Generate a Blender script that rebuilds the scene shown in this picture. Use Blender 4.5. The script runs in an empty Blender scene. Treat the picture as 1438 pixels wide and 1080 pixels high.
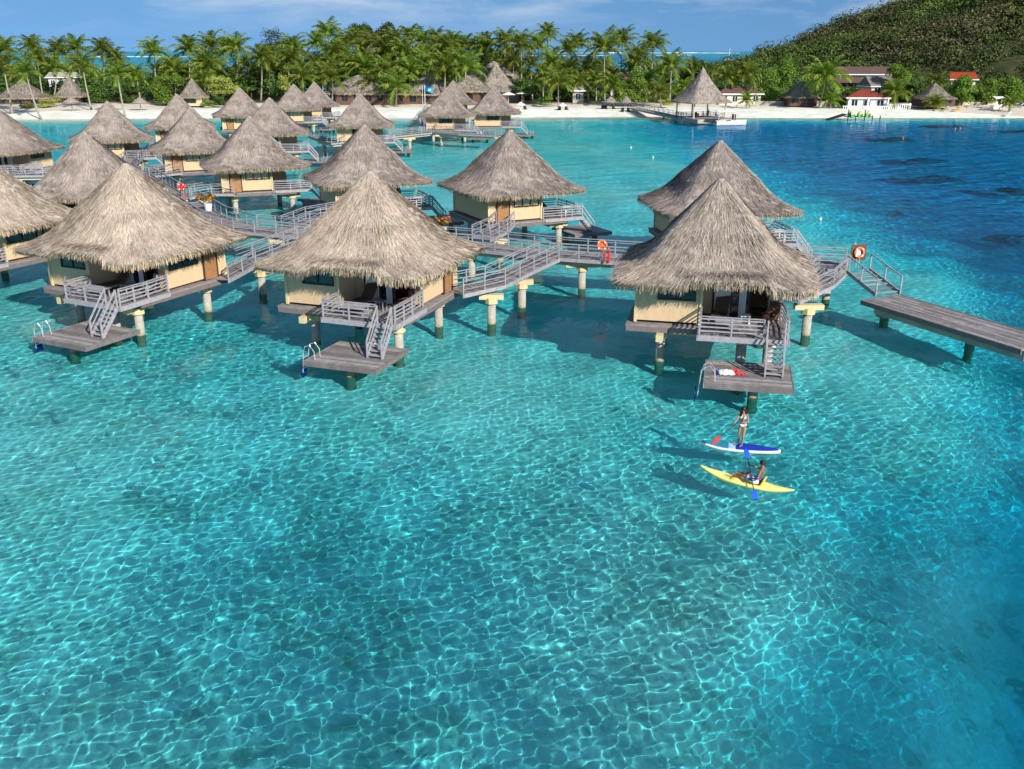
import bpy, math, random
import numpy as np
from mathutils import Vector, Matrix
sc = bpy.context.scene
R = math.radians
# ------------------------------------------------------------------ camera, sky, sun, exposure
F, PITCH, CH = 1300.0, R(19.8), 15.0
cd = bpy.data.cameras.new('camera'); camera = bpy.data.objects.new('camera', cd); sc.collection.objects.link(camera)
cd.sensor_width = 36; cd.lens = F / 1438 * 36; cd.clip_end = 90000; cd.clip_start = .1
camera.location = (0, 0, CH); camera.rotation_euler = (R(90) - PITCH, 0, 0); sc.camera = camera
EL = R(29); sd = Vector((0.56, -0.83, 0)).normalized()
SUN = Vector((sd.x * math.cos(EL), sd.y * math.cos(EL), math.sin(EL)))
sl = bpy.data.lights.new('sun', 'SUN'); sl.energy = 5.0; sl.angle = R(.5); sl.color = (1, .94, .84)
sl.cycles.is_caustics_light = True
so = bpy.data.objects.new('sun', sl); sc.collection.objects.link(so); so.rotation_euler = SUN.to_track_quat('Z', 'Y').to_euler()
sc.view_settings.view_transform = 'Standard'; sc.view_settings.look = 'None'; sc.view_settings.gamma = 1
sc.view_settings.exposure = 0.42
cy = sc.cycles
cy.use_denoising = True; cy.max_bounces = 8; cy.transmission_bounces = 6; cy.diffuse_bounces = 3; cy.glossy_bounces = 3
cy.transparent_max_bounces = 8; cy.use_adaptive_sampling = True; cy.adaptive_threshold = .02
cy.sample_clamp_indirect = 6; cy.sample_clamp_direct = 30

class NT:
    def __init__(s, tree): s.t = tree; tree.nodes.clear()
    def n(s, ty, ins=None, **kw):
        nd = s.t.nodes.new('ShaderNode' + ty)
        for k, v in kw.items(): setattr(nd, k, v)
        for k, v in (ins or {}).items():
            if isinstance(v, bpy.types.NodeSocket): s.t.links.new(v, nd.inputs[k])
            else: nd.inputs[k].default_value = v
        return nd
    def m(s, op, a, b=0, c=0, clamp=False): return s.n('Math', {0: a, 1: b, 2: c}, operation=op, use_clamp=clamp).outputs[0]
    def mix(s, f, a, b, ty='MIX'): return s.n('MixRGB', {0: f, 1: a, 2: b}, blend_type=ty).outputs[0]
    def ramp(s, f, stops, interp='LINEAR'):
        nd = s.n('ValToRGB', {0: f}); e = nd.color_ramp.elements; nd.color_ramp.interpolation = interp
        while len(e) < len(stops): e.new(.5)
        for i, (p, c) in enumerate(stops): e[i].position = p; e[i].color = (*c, 1) if len(c) == 3 else c
        return nd.outputs[0]
    def noise(s, scale, vec=None, detail=3, rough=.55, dist=0):
        i = {'Scale': scale, 'Detail': detail, 'Roughness': rough, 'Distortion': dist}
        if vec is not None: i['Vector'] = vec
        return s.n('TexNoise', i).outputs[0]

wd = bpy.data.worlds.new('World'); sc.world = wd; wd.use_nodes = True
w = NT(wd.node_tree)
tc = w.n('TexCoord').outputs[0]
sx = w.n('SeparateXYZ', {0: tc})
z = sx.outputs[2]
zz = w.m('ADD', w.m('MULTIPLY', z, .8), .34)                       # a clear tropical sky keeps its blue right down to the sea
lift = w.n('CombineXYZ', {0: sx.outputs[0], 1: sx.outputs[1], 2: zz}).outputs[0]
lift = w.n('VectorMath', {0: lift}, operation='NORMALIZE').outputs[0]
sky = w.n('TexSky', {'Vector': lift}, sky_type='NISHITA', sun_disc=False)
sky.sun_elevation = EL; sky.sun_rotation = math.atan2(SUN.x, SUN.y); sky.air_density = 1.0; sky.dust_density = .3; sky.ozone_density = 3.0; sky.altitude = 0
cv = w.n('CombineXYZ', {0: w.m('MULTIPLY', sx.outputs[0], 5), 1: w.m('MULTIPLY', sx.outputs[1], 5), 2: w.m('MULTIPLY', z, 20)}).outputs[0]
cl = w.noise(1.3, cv, 7, .58, .4)
cm = w.ramp(cl, [(.46, (0, 0, 0)), (.72, (1, 1, 1))])
up = w.ramp(z, [(.012, (0, 0, 0)), (.05, (1, 1, 1))])
cm = w.m('MULTIPLY', w.m('MULTIPLY', cm, up), .85)
skc = w.mix(1, sky.outputs[0], (.90, 1.20, 1.27, 1), 'MULTIPLY')
col = w.mix(cm, skc, (5.2, 6.1, 7.2, 1))
bg = w.n('Background', {0: col, 1: .088})
w.t.links.new(bg.outputs[0], w.n('OutputWorld').inputs[0])

# ------------------------------------------------------------------ helpers
def at(px, py, z=0.0, D=None):
    """world point seen at photo pixel (px,py): on the plane z, or at ground distance D"""
    x, y = (px - 719) / F, (540 - py) / F
    dy = math.cos(PITCH) + y * math.sin(PITCH); dz = -math.sin(PITCH) + y * math.cos(PITCH)
    t = D / dy if D is not None else (z - CH) / dz
    return Vector((x * t, dy * t, CH + dz * t))
def h2(a, b): return abs(math.sin(a * 12.9898 + b * 78.233) * 43758.5453) % 1
def material(name, rough=.8, spec=.2):
    m = bpy.data.materials.new(name); m.use_nodes = True; t = NT(m.node_tree)
    p = t.n('BsdfPrincipled', {'Roughness': rough, 'Specular IOR Level': spec}); o = t.n('OutputMaterial')
    t.t.links.new(p.outputs[0], o.inputs[0]); t.p = p; t.o = o; t.mat = m
    return t
def simple(name, c, rough=.7, spec=.25, var=.12, scale=6, bump=0, metal=0):
    t = material(name, rough, spec); oc = t.n('TexCoord').outputs[3]
    nz = t.noise(scale, oc, 5, .6)
    k = t.ramp(nz, [(.3, tuple(x * (1 - var) for x in c)), (.7, tuple(min(1, x * (1 + var)) for x in c))])
    t.t.links.new(k, t.p.inputs[0]); t.p.inputs['Metallic'].default_value = metal
    if bump:
        b = t.n('Bump', {'Height': nz, 'Strength': bump, 'Distance': .05}); t.t.links.new(b.outputs[0], t.p.inputs['Normal'])
    return t.mat
def island_mat(name, stops, rough=.85, spec=.15, noise_scale=0, trans=0, objvar=0, big=0):
    """colour differs from blade to blade / board to board / leaf to leaf"""
    t = material(name, rough, spec); g = t.n('NewGeometry'); r = g.outputs['Random Per Island']
    c = t.ramp(r, stops)
    oi = t.n('ObjectInfo')
    if noise_scale:
        oc = t.n('TexCoord').outputs[3]; nz = t.noise(noise_scale, oc, 4, .6)
        st_ = t.n('Mapping', {'Vector': oc}); st_.inputs['Scale'].default_value = (2.2, 2.2, .5); n2 = t.noise(.45, st_.outputs[0], 5, .7); nz = t.m('ADD', t.m('MULTIPLY', nz, .6), t.m('MULTIPLY', n2, .4))
        v = t.ramp(nz, [(.34, (.66,) * 3), (.64, (1.2,) * 3)])
        c = t.mix(1, c, v, 'MULTIPLY')
    if objvar:
        v = t.n('HueSaturation', {'Hue': t.m('ADD', .5 - objvar * .05, t.m('MULTIPLY', oi.outputs['Random'], objvar * .1)),
              'Value': t.m('ADD', 1 - objvar, t.m('MULTIPLY', oi.outputs['Random'], 2 * objvar)), 'Color': c}).outputs[0]
        c = v
    t.t.links.new(c, t.p.inputs[0])
    if trans:
        tr = t.n('BsdfTranslucent', {0: t.mix(1, c, (1.3, 1.5, .6, 1), 'MULTIPLY')})
        mx = t.n('MixShader', {0: trans, 1: t.p.outputs[0], 2: tr.outputs[0]}); t.t.links.new(mx.outputs[0], t.o.inputs[0])
    return t.mat
def link(o, parent=None):
    sc.collection.objects.link(o)
    if parent is not None: o.parent = parent
    return o
def tag(o, label=None, cat=None, group=None, kind=None):
    if label: o['label'] = label
    if cat: o['category'] = cat
    if group: o['group'] = group
    if kind: o['kind'] = kind
    return o
def empty(name, loc=(0, 0, 0), rz=0, label=None, cat=None, group=None):
    o = bpy.data.objects.new(name, None); o.location = loc; o.rotation_euler = (0, 0, rz); o.empty_display_size = .3
    link(o); return tag(o, label, cat, group)
def npmesh(name, v, f, mat=None, smooth=False, parent=None):
    """v (n,3), f (m,k) all faces of the same size"""
    v = np.asarray(v, np.float32); f = np.asarray(f, np.int32); k = f.shape[1]
    m = bpy.data.meshes.new(name); m.vertices.add(len(v)); m.vertices.foreach_set('co', v.ravel())
    m.loops.add(f.size); m.loops.foreach_set('vertex_index', f.ravel()); m.polygons.add(len(f))
    m.polygons.foreach_set('loop_start', np.arange(0, f.size, k, dtype=np.int32)); m.polygons.foreach_set('loop_total', np.full(len(f), k, np.int32))
    if smooth: m.polygons.foreach_set('use_smooth', np.ones(len(f), bool))
    m.update(); m.validate()
    if mat: m.materials.append(mat)
    return link(bpy.data.objects.new(name, m), parent)
class MB:
    def __init__(s): s.v = []; s.f = []
    def add(s, vs, fs):
        b = len(s.v); s.v += [tuple(p) for p in vs]; s.f += [tuple(i + b for i in q) for q in fs]; return s
    def box(s, c, sz, rz=0):
        cx, cy_, cz = c; a, b, h = sz[0] / 2, sz[1] / 2, sz[2] / 2; co, si = math.cos(rz), math.sin(rz); vs = []
        for k in (-h, h):
            for x, y in ((-a, -b), (a, -b), (a, b), (-a, b)): vs.append((cx + x * co - y * si, cy_ + x * si + y * co, cz + k))
        return s.add(vs, [(3, 2, 1, 0), (4, 5, 6, 7), (0, 1, 5, 4), (1, 2, 6, 5), (2, 3, 7, 6), (3, 0, 4, 7)])
    def beam(s, p, q, w_, h):
        p, q = Vector(p), Vector(q); d = (q - p).normalized(); side = d.cross(Vector((0, 0, 1)))
        side = side.normalized() if side.length > 1e-4 else Vector((1, 0, 0)); upv = side.cross(d).normalized(); vs = []
        for e in (p, q):
            for a, b in ((-1, -1), (1, -1), (1, 1), (-1, 1)): vs.append(e + side * a * w_ / 2 + upv * b * h / 2)
        return s.add(vs, [(0, 1, 2, 3), (7, 6, 5, 4), (4, 5, 1, 0), (5, 6, 2, 1), (6, 7, 3, 2), (7, 4, 0, 3)])
    def tube(s, pts, rad, n=8, cap=True):
        pts = [Vector(p) for p in pts]; rad = rad if isinstance(rad, (list, tuple)) else [rad] * len(pts); vs = []; fs = []
        for i, p in enumerate(pts):
            d = (pts[min(i + 1, len(pts) - 1)] - pts[max(i - 1, 0)]).normalized()
            a = d.orthogonal().normalized() if abs(d.z) < .9 else Vector((1, 0, 0)); a = (a - d * a.dot(d)).normalized(); b = d.cross(a)
            for k in range(n): vs.append(p + (a * math.cos(6.28319 * k / n) + b * math.sin(6.28319 * k / n)) * rad[i])
        for i in range(len(pts) - 1):
            for k in range(n): fs.append((i * n + k, i * n + (k + 1) % n, (i + 1) * n + (k + 1) % n, (i + 1) * n + k))
        if cap: fs.append(tuple(range(n - 1, -1, -1))); fs.append(tuple((len(pts) - 1) * n + k for k in range(n)))
        return s.add(vs, fs)
    def prism(s, poly, z0, z1):
        n = len(poly); vs = [(x, y, z0) for x, y in poly] + [(x, y, z1) for x, y in poly]
        fs = [tuple(range(n - 1, -1, -1)), tuple(range(n, 2 * n))] + [(i, (i + 1) % n, n + (i + 1) % n, n + i) for i in range(n)]
        return s.add(vs, fs)
    def cone(s, c, r, h, n=16, r1=.02, jag=0, curve=0):
        rows = 5; vs = []; fs = []
        for i in range(rows):
            t = i / (rows - 1); rr = r1 + (r - r1) * (t ** (1 + curve))
            for k in range(n): a = 6.28319 * k / n; vs.append((c[0] + rr * math.cos(a), c[1] + rr * math.sin(a), c[2] + h * (1 - t) - (jag * h2(k, i) if i == rows - 1 else 0)))
        for i in range(rows - 1):
            for k in range(n): fs.append((i * n + k, (i + 1) * n + k, (i + 1) * n + (k + 1) % n, i * n + (k + 1) % n))
        fs.append(tuple(range(n))); fs.append(tuple(rows * n - 1 - k for k in range(n)))
        return s.add(vs, fs)
    def sphere(s, c, r, n=10, m=6, sc_=(1, 1, 1)):
        vs = []; fs = []
        for i in range(m + 1):
            ph = math.pi * i / m
            for k in range(n): a = 6.28319 * k / n; vs.append((c[0] + r * sc_[0] * math.sin(ph) * math.cos(a), c[1] + r * sc_[1] * math.sin(ph) * math.sin(a), c[2] + r * sc_[2] * math.cos(ph)))
        for i in range(m):
            for k in range(n): fs.append((i * n + k, (i + 1) * n + k, (i + 1) * n + (k + 1) % n, i * n + (k + 1) % n))
        return s.add(vs, fs)
    def xf(s, fn): s.v = [tuple(fn(Vector(p))) for p in s.v]; return s
    def build(s, name, mat, parent=None, smooth=False, bevel=0, recv=False):
        m = bpy.data.meshes.new(name); m.from_pydata(s.v, [], s.f)
        if smooth:
            for p in m.polygons: p.use_smooth = True
        m.materials.append(mat); m.validate(); m.update(); o = link(bpy.data.objects.new(name, m), parent)
        if bevel: b = o.modifiers.new('bevel', 'BEVEL'); b.width = bevel; b.segments = 2; b.limit_method = 'ANGLE'
        if recv: o.cycles.is_caustics_receiver = True
        return o
def copy_tree(o, parent=None):
    c = o.copy(); sc.collection.objects.link(c); c.parent = parent
    for ch in o.children: copy_tree(ch, c)
    return c
def smooth01(x): x = min(1, max(0, x)); return x * x * (3 - 2 * x)
def npsm(x): x = np.clip(x, 0, 1); return x * x * (3 - 2 * x)

# ------------------------------------------------------------------ sea bed and water
def shore(x): return 229 + 3 * np.sin(x * .021 + 1) + 1.6 * np.sin(x * .07)
EY = [8, 16.5, 22, 30, 38, 46, 55, 83, 134, 190, 240]; EX = [3.0, 4.5, 7, 11, 15.5, 21, 25, 26, 21, 12, 8]
def depth(x, y):
    e = np.interp(y, EY, EX); wd_ = np.interp(y, [10, 40, 80, 140, 200], [14, 22, 20, 26, 40]); e = e + 1.6 * np.sin(y * .21 + .6 * np.sin(x * .3)) + 1.1 * np.sin(y * .53 + x * .17) + .8 * np.sin(x * .9 - y * .4)
    d = 2.1 + 9.0 * npsm((x - e) / wd_) + .25 * np.sin(x * .31 + y * .13) + .2 * np.sin(x * .11 - y * .23 + 2) + 1.1 * npsm((-x - 25) / 50) * npsm((y - 60) / 60)
    s = shore(x) - y
    return np.where(s > 0, d * npsm(s / 26) + .02, -.12 * np.minimum(-s, 12) / 1.2) if True else d
def wv(n=44):
    rg = np.random.RandomState(3); out = []
    for i in range(n):
        lam = math.exp(rg.uniform(math.log(.23), math.log(1.2))); a = rg.normal(-.9, 1.1)
        out.append((lam, a, .00165 * lam ** 1.12, rg.uniform(0, 6.28)))
    return out
WAVES = wv()
def fan(r0, r1, ratio, a0, a1, na):
    nr = int(math.log(r1 / r0) / ratio); rr = r0 * np.exp(np.arange(nr + 1) / nr * math.log(r1 / r0)); aa = np.linspace(a0, a1, na)
    Rr, A = np.meshgrid(rr, aa, indexing='ij'); X = Rr * np.sin(A); Y = Rr * np.cos(A)
    i = (np.arange(nr)[:, None] * na + np.arange(na - 1)[None, :]).ravel()
    return X, Y, Rr, np.stack([i, i + 1, i + na + 1, i + na], -1)
X, Y, RR, fcs = fan(3, 262, .0019, R(-46), R(72), 1120)
H = np.zeros_like(X)
for lam, a, amp, ph in WAVES:
    fade = npsm((lam / (RR * .0019) - 2.3) / 1.3) + .0
    k = 2 * math.pi / lam; H += amp * np.maximum(fade, 0) * np.sin(k * (X * math.cos(a) + Y * math.sin(a)) + ph)
rf2 = np.random.RandomState(17); far_ = npsm((RR - 45) / 70)
for _ in range(16):
    lam = math.exp(rf2.uniform(math.log(.9), math.log(4.5))); a = rf2.normal(-1.2, .8); fade = npsm((lam / (RR * .0019) - 2.3) / 1.3)
    H += .0017 * lam * far_ * fade * np.sin(6.28318 / lam * (X * math.cos(a) + Y * math.sin(a)) + rf2.uniform(0, 6.28))
calm = .70 + .24 * np.sin(X * .09 + 1.3 * np.sin(Y * .05)) * np.sin(Y * .07 + .8)    # gusts ruffle the surface unevenly
H *= calm
water = npmesh('water', np.stack([X, Y, H], -1).reshape(-1, 3), fcs, smooth=True); tag(water, kind='structure')
att = water.data.attributes.new('deep', 'FLOAT', 'POINT')
att.data.foreach_set('value', np.maximum(depth(X, Y), 0).astype(np.float32).ravel())
water.cycles.is_caustics_caster = True
m = bpy.data.materials.new('lagoon_water'); m.use_nodes = True; t = NT(m.node_tree)
dp = t.n('Attribute', attribute_name='deep').outputs['Fac']
tint = [t.m('POWER', 2.71828, t.m('MULTIPLY', dp, -k)) for k in (.52, .062, .018)]
tc_ = t.n('CombineColor', {0: tint[0], 1: tint[1], 2: tint[2]}).outputs[0]
rf = t.n('BsdfRefraction', {0: tc_, 'Roughness': 0, 'IOR': 1.33}); gl = t.n('BsdfGlossy', {0: (1, 1, 1, 1), 'Roughness': .06})
fr = t.n('Fresnel', {'IOR': 1.33}).outputs[0]
fr = t.m('MULTIPLY', fr, .34)
mx = t.n('MixShader', {0: fr, 1: rf.outputs[0], 2: gl.outputs[0]}); t.t.links.new(mx.outputs[0], t.n('OutputMaterial').inputs[0])
water.data.materials.append(m)

X, Y, RR, fcs = fan(2, 262, .012, R(-60), R(80), 340)
D_ = depth(X, Y)
rg = np.random.RandomState(5)
lump = np.zeros_like(X)
for i in range(24):
    lam = rg.uniform(1.2, 7); a = rg.uniform(0, 6.28); lump += .016 * lam * np.sin(6.28 / lam * (X * math.cos(a) + Y * math.sin(a)) + rg.uniform(0, 6)) * npsm((lam / (RR * .012) - 2) / 2)
bed = npmesh('sea_bed', np.stack([X, Y, -D_ + lump * np.clip(D_, 0, 1) * .6], -1).reshape(-1, 3), fcs, smooth=True); tag(bed, kind='structure')
bed.cycles.is_caustics_receiver = True
t = material('sea_bed_sand', .95, .05); oc = t.n('TexCoord').outputs[3]; sp = t.n('SeparateXYZ', {0: oc})
big = t.noise(.22, oc, 6, .62, .6); mid = t.noise(1.1, oc, 5, .6, .8); fine = t.noise(5, oc, 4, .6)
c = t.ramp(fine, [(.3, (.68, .67, .58)), (.7, (.84, .83, .75))])
near = t.ramp(t.m('MULTIPLY', sp.outputs[1], .01), [(.16, (1, 1, 1)), (.42, (.35,) * 3)])
rock = t.ramp(mid, [(.50, (0, 0, 0)), (.62, (1, 1, 1))])
reg = t.ramp(big, [(.44, (0, 0, 0)), (.58, (1, 1, 1))])
fm = t.m('MULTIPLY', t.m('MULTIPLY', rock, reg), t.m('MULTIPLY', near, .55))
c = t.mix(fm, c, (.17, .20, .10, 1))
c = t.mix(t.m('MULTIPLY', reg, .26), c, (.36, .38, .26, 1))
t.t.links.new(c, t.p.inputs[0]); bed.data.materials.append(t.mat)
coralm = simple('coral_rock', (.27, .31, .27), .95, .05, .45, .9)
#PART2
# ------------------------------------------------------------------ materials
M = {}
M['thatch'] = island_mat('weathered_thatch', [(0, (0.182, 0.148, 0.133)), (.3, (0.289, 0.236, 0.214)), (.65, (0.364, 0.305, 0.275)), (.92, (0.449, 0.379, 0.337)), (1, (0.514, 0.424, 0.351))], .95, .05, .8)
M['straw'] = island_mat('fresh_straw_thatch', [(0, (0.257, 0.202, 0.157)), (.3, (0.407, 0.330, 0.261)), (.65, (0.503, 0.409, 0.328)), (.92, (0.599, 0.492, 0.404)), (1, (0.674, 0.547, 0.427))], .95, .05, .8)
M['mid'] = island_mat('greying_straw_thatch', [(0, (0.214, 0.172, 0.142)), (.3, (0.342, 0.281, 0.237)), (.65, (0.439, 0.364, 0.304)), (.92, (0.546, 0.453, 0.380)), (1, (0.621, 0.502, 0.399))], .95, .05, .8)
M['base'] = simple('packed_thatch', (.30, .265, .225), .95, .05, .25, 9)
M['base2'] = simple('packed_straw', (.36, .315, .26), .95, .05, .25, 9)
M['fringe'] = island_mat('thatch_fringe', [(0, (0.130, 0.098, 0.057)), (.4, (0.324, 0.255, 0.162)), (.8, (0.475, 0.372, 0.237)), (1, (0.594, 0.461, 0.294))], .95, .05, 1.2)
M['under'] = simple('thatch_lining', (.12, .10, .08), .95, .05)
M['deckwood'] = island_mat('weathered_decking', [(0, (.155, .135, .135)), (.4, (.22, .195, .195)), (.8, (.29, .26, .26)), (1, (.34, .31, .30))], .8, .2, 3)
M['rail'] = simple('grey_painted_rail', (.30, .29, .315), .75, .2, .22, 4)
M['trim'] = simple('brown_grey_fascia', (.17, .135, .13), .8, .2, .15, 4)
M['yellow'] = simple('pale_yellow_concrete', (.58, .475, .28), .75, .2, .07, 2)
M['wallcore'] = simple('wall_core', (.5, .4, .2), .9, .1)
t = material('bamboo_wall', .7, .25); oc = t.n('TexCoord').outputs[3]
mp = t.n('Mapping', {'Vector': oc}); mp.inputs['Rotation'].default_value = (0, 0, R(45))
wvv = t.n('TexWave', {'Vector': mp.outputs[0], 'Scale': 8.0, 'Distortion': .35, 'Detail': 1}, wave_type='BANDS', bands_direction='X').outputs[1]
mp2 = t.n('Mapping', {'Vector': oc}); mp2.inputs['Scale'].default_value = (9, 9, .6)
nz = t.noise(1.2, mp2.outputs[0], 4, .6)
c = t.mix(t.m('MULTIPLY', wvv, .35), (.62, .435, .265, 1), (.47, .31, .17, 1)); c = t.mix(t.ramp(nz, [(.35, (0,) * 3), (.75, (.5,) * 3)]), c, (.70, .535, .35, 1))
t.t.links.new(c, t.p.inputs[0]); b = t.n('Bump', {'Height': wvv, 'Strength': .5, 'Distance': .02}); t.t.links.new(b.outputs[0], t.p.inputs['Normal']); M['bamboo'] = t.mat
t = material('concrete_pile', .85, .2); oc = t.n('NewGeometry').outputs['Position']; sp = t.n('SeparateXYZ', {0: oc}).outputs[2]
nz = t.noise(3, oc, 5, .65)
zz = t.m('ADD', sp, t.m('MULTIPLY', t.m('SUBTRACT', nz, .5), .35))
c = t.ramp(nz, [(.3, (.28, .27, .24)), (.7, (.43, .41, .36))])
c = t.mix(t.ramp(t.m('ADD', zz, .5), [(.52, (1,) * 3), (.66, (0,) * 3)]), c, (.13, .11, .06, 1))
c = t.mix(t.ramp(t.m('ADD', zz, .5), [(.84, (.5,) * 3), (.95, (0,) * 3)]), c, (.30, .27, .17, 1))
t.t.links.new(c, t.p.inputs[0]); M['pile'] = t.mat
M['glass'] = simple('dark_window_glass', (.015, .02, .022), .06, .9, 0)
M['frame'] = simple('dark_window_frame', (.05, .03, .022), .5, .3)
M['door'] = simple('varnished_door', (.30, .15, .065), .5, .35, .2, 8)
M['shutter'] = simple('window_blind', (.62, .52, .34), .7, .2)
M['curtain'] = simple('white_curtain', (.80, .80, .76), .8, .1)
M['net'] = simple('pale_green_curtain', (.45, .62, .58), .8, .1)
M['white'] = simple('white_paint', (.78, .78, .77), .6, .3, .05)
M['steel'] = simple('polished_steel', (.75, .76, .78), .25, .6, .05, 5, 0, .6)
M['brown'] = simple('brown_cushion', (.12, .07, .055), .8, .15)
M['wicker'] = simple('dark_wicker', (.035, .025, .022), .8, .15)
M['blue'] = simple('navy_ladder_sleeve', (.015, .05, .28), .7, .2)
M['red'] = simple('red_plastic', (.65, .03, .02), .5, .35)
M['orange'] = simple('orange_plastic', (.80, .16, .05), .5, .35)
M['orangecloth'] = simple('orange_canvas', (.85, .38, .03), .8, .1)
M['terra'] = simple('terracotta_roof', (.22, .045, .03), .85, .1, .25, 2)
M['brownroof'] = simple('brown_shingle_roof', (.12, .075, .065), .85, .1, .2, 2)
M['pot'] = simple('white_planter', (.7, .7, .72), .7, .2)
M['black'] = simple('black_plastic', (.02, .02, .02), .5, .3)
M['green'] = simple('green_plastic', (.02, .35, .10), .5, .3)
M['yplastic'] = simple('yellow_plastic', (.80, .50, .03), .4, .4)
M['flag'] = simple('bright_blue_cloth', (.02, .28, .75), .8, .1)
M['stone'] = simple('grey_seawall_stone', (.36, .33, .28), .9, .1, .25, 1)
M['pinkwall'] = simple('cream_render', (.68, .60, .48), .85, .1)
M['towelred'] = simple('red_towel', (.75, .06, .07), .9, .05, .3, 9)
M['palmwood'] = simple('palm_trunk_bark', (.30, .27, .22), .9, .1, .25, 3)
M['treewood'] = simple('brown_bark', (.10, .075, .05), .95, .1)
M['palmleaf'] = island_mat('palm_frond_green', [(0, (.05, .095, .012)), (.45, (.125, .19, .02)), (.9, (.20, .26, .03)), (1, (.38, .32, .07))], .55, .35, 0, .35, .28)
M['leaf'] = island_mat('broadleaf_green', [(0, (.025, .06, .012)), (.5, (.055, .11, .02)), (1, (.11, .17, .03))], .65, .25, 0, .3, .25)
M['leafbright'] = island_mat('bright_leaf_green', [(0, (.06, .13, .015)), (.5, (.12, .20, .025)), (1, (.20, .28, .04))], .65, .25, 0, .3, .1)
M['leafyellow'] = island_mat('yellow_green_leaf', [(0, (.16, .20, .03)), (.5, (.28, .32, .06)), (1, (.42, .42, .12))], .65, .25, 0, .3, .05)
M['leafdark'] = island_mat('dark_needle_green', [(0, (.018, .035, .014)), (.5, (.035, .06, .022)), (1, (.06, .085, .035))], .75, .15, 0, .2, .1)
M['flower'] = island_mat('flowering_leaf', [(0, (.03, .07, .02)), (.6, (.07, .12, .03)), (.62, (.5, .07, .02)), (1, (.6, .2, .06))], .7, .2)

# ------------------------------------------------------------------ thatched roof meshes
HALF, RISE, EAVE = 4.85, 4.5, 4.5
def roof_r(t): return .02 + .98 * (t * .80 + .20 * t ** 4)             # straight upper slopes, flared eaves
def roof_pt(a, t, half=HALF, rise=RISE, z0=EAVE, notch=True, p=11.0, prof=roof_r):
    ca, sa = np.cos(a), np.sin(a); pp = 3 + (p - 3) * np.clip(t * 3, 0, 1)
    rad = half / (np.abs(ca) ** pp + np.abs(sa) ** pp) ** (1 / pp)
    r = rad * prof(t); zc = z0 + rise * (1 - t) ** 1.0
    zc = zc - .10 * np.sin(math.pi * np.clip((t - .55) / .45, 0, 1)) * 2
    x, y = r * ca, r * sa
    if notch:
        k = npsm((x + 1.5) / .8) * npsm((3.0 - x) / .8) * npsm((t - .8) / .15) * (y < 0)
        zc = zc + .32 * k; y = y + .12 * k
    return x, y, zc
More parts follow.
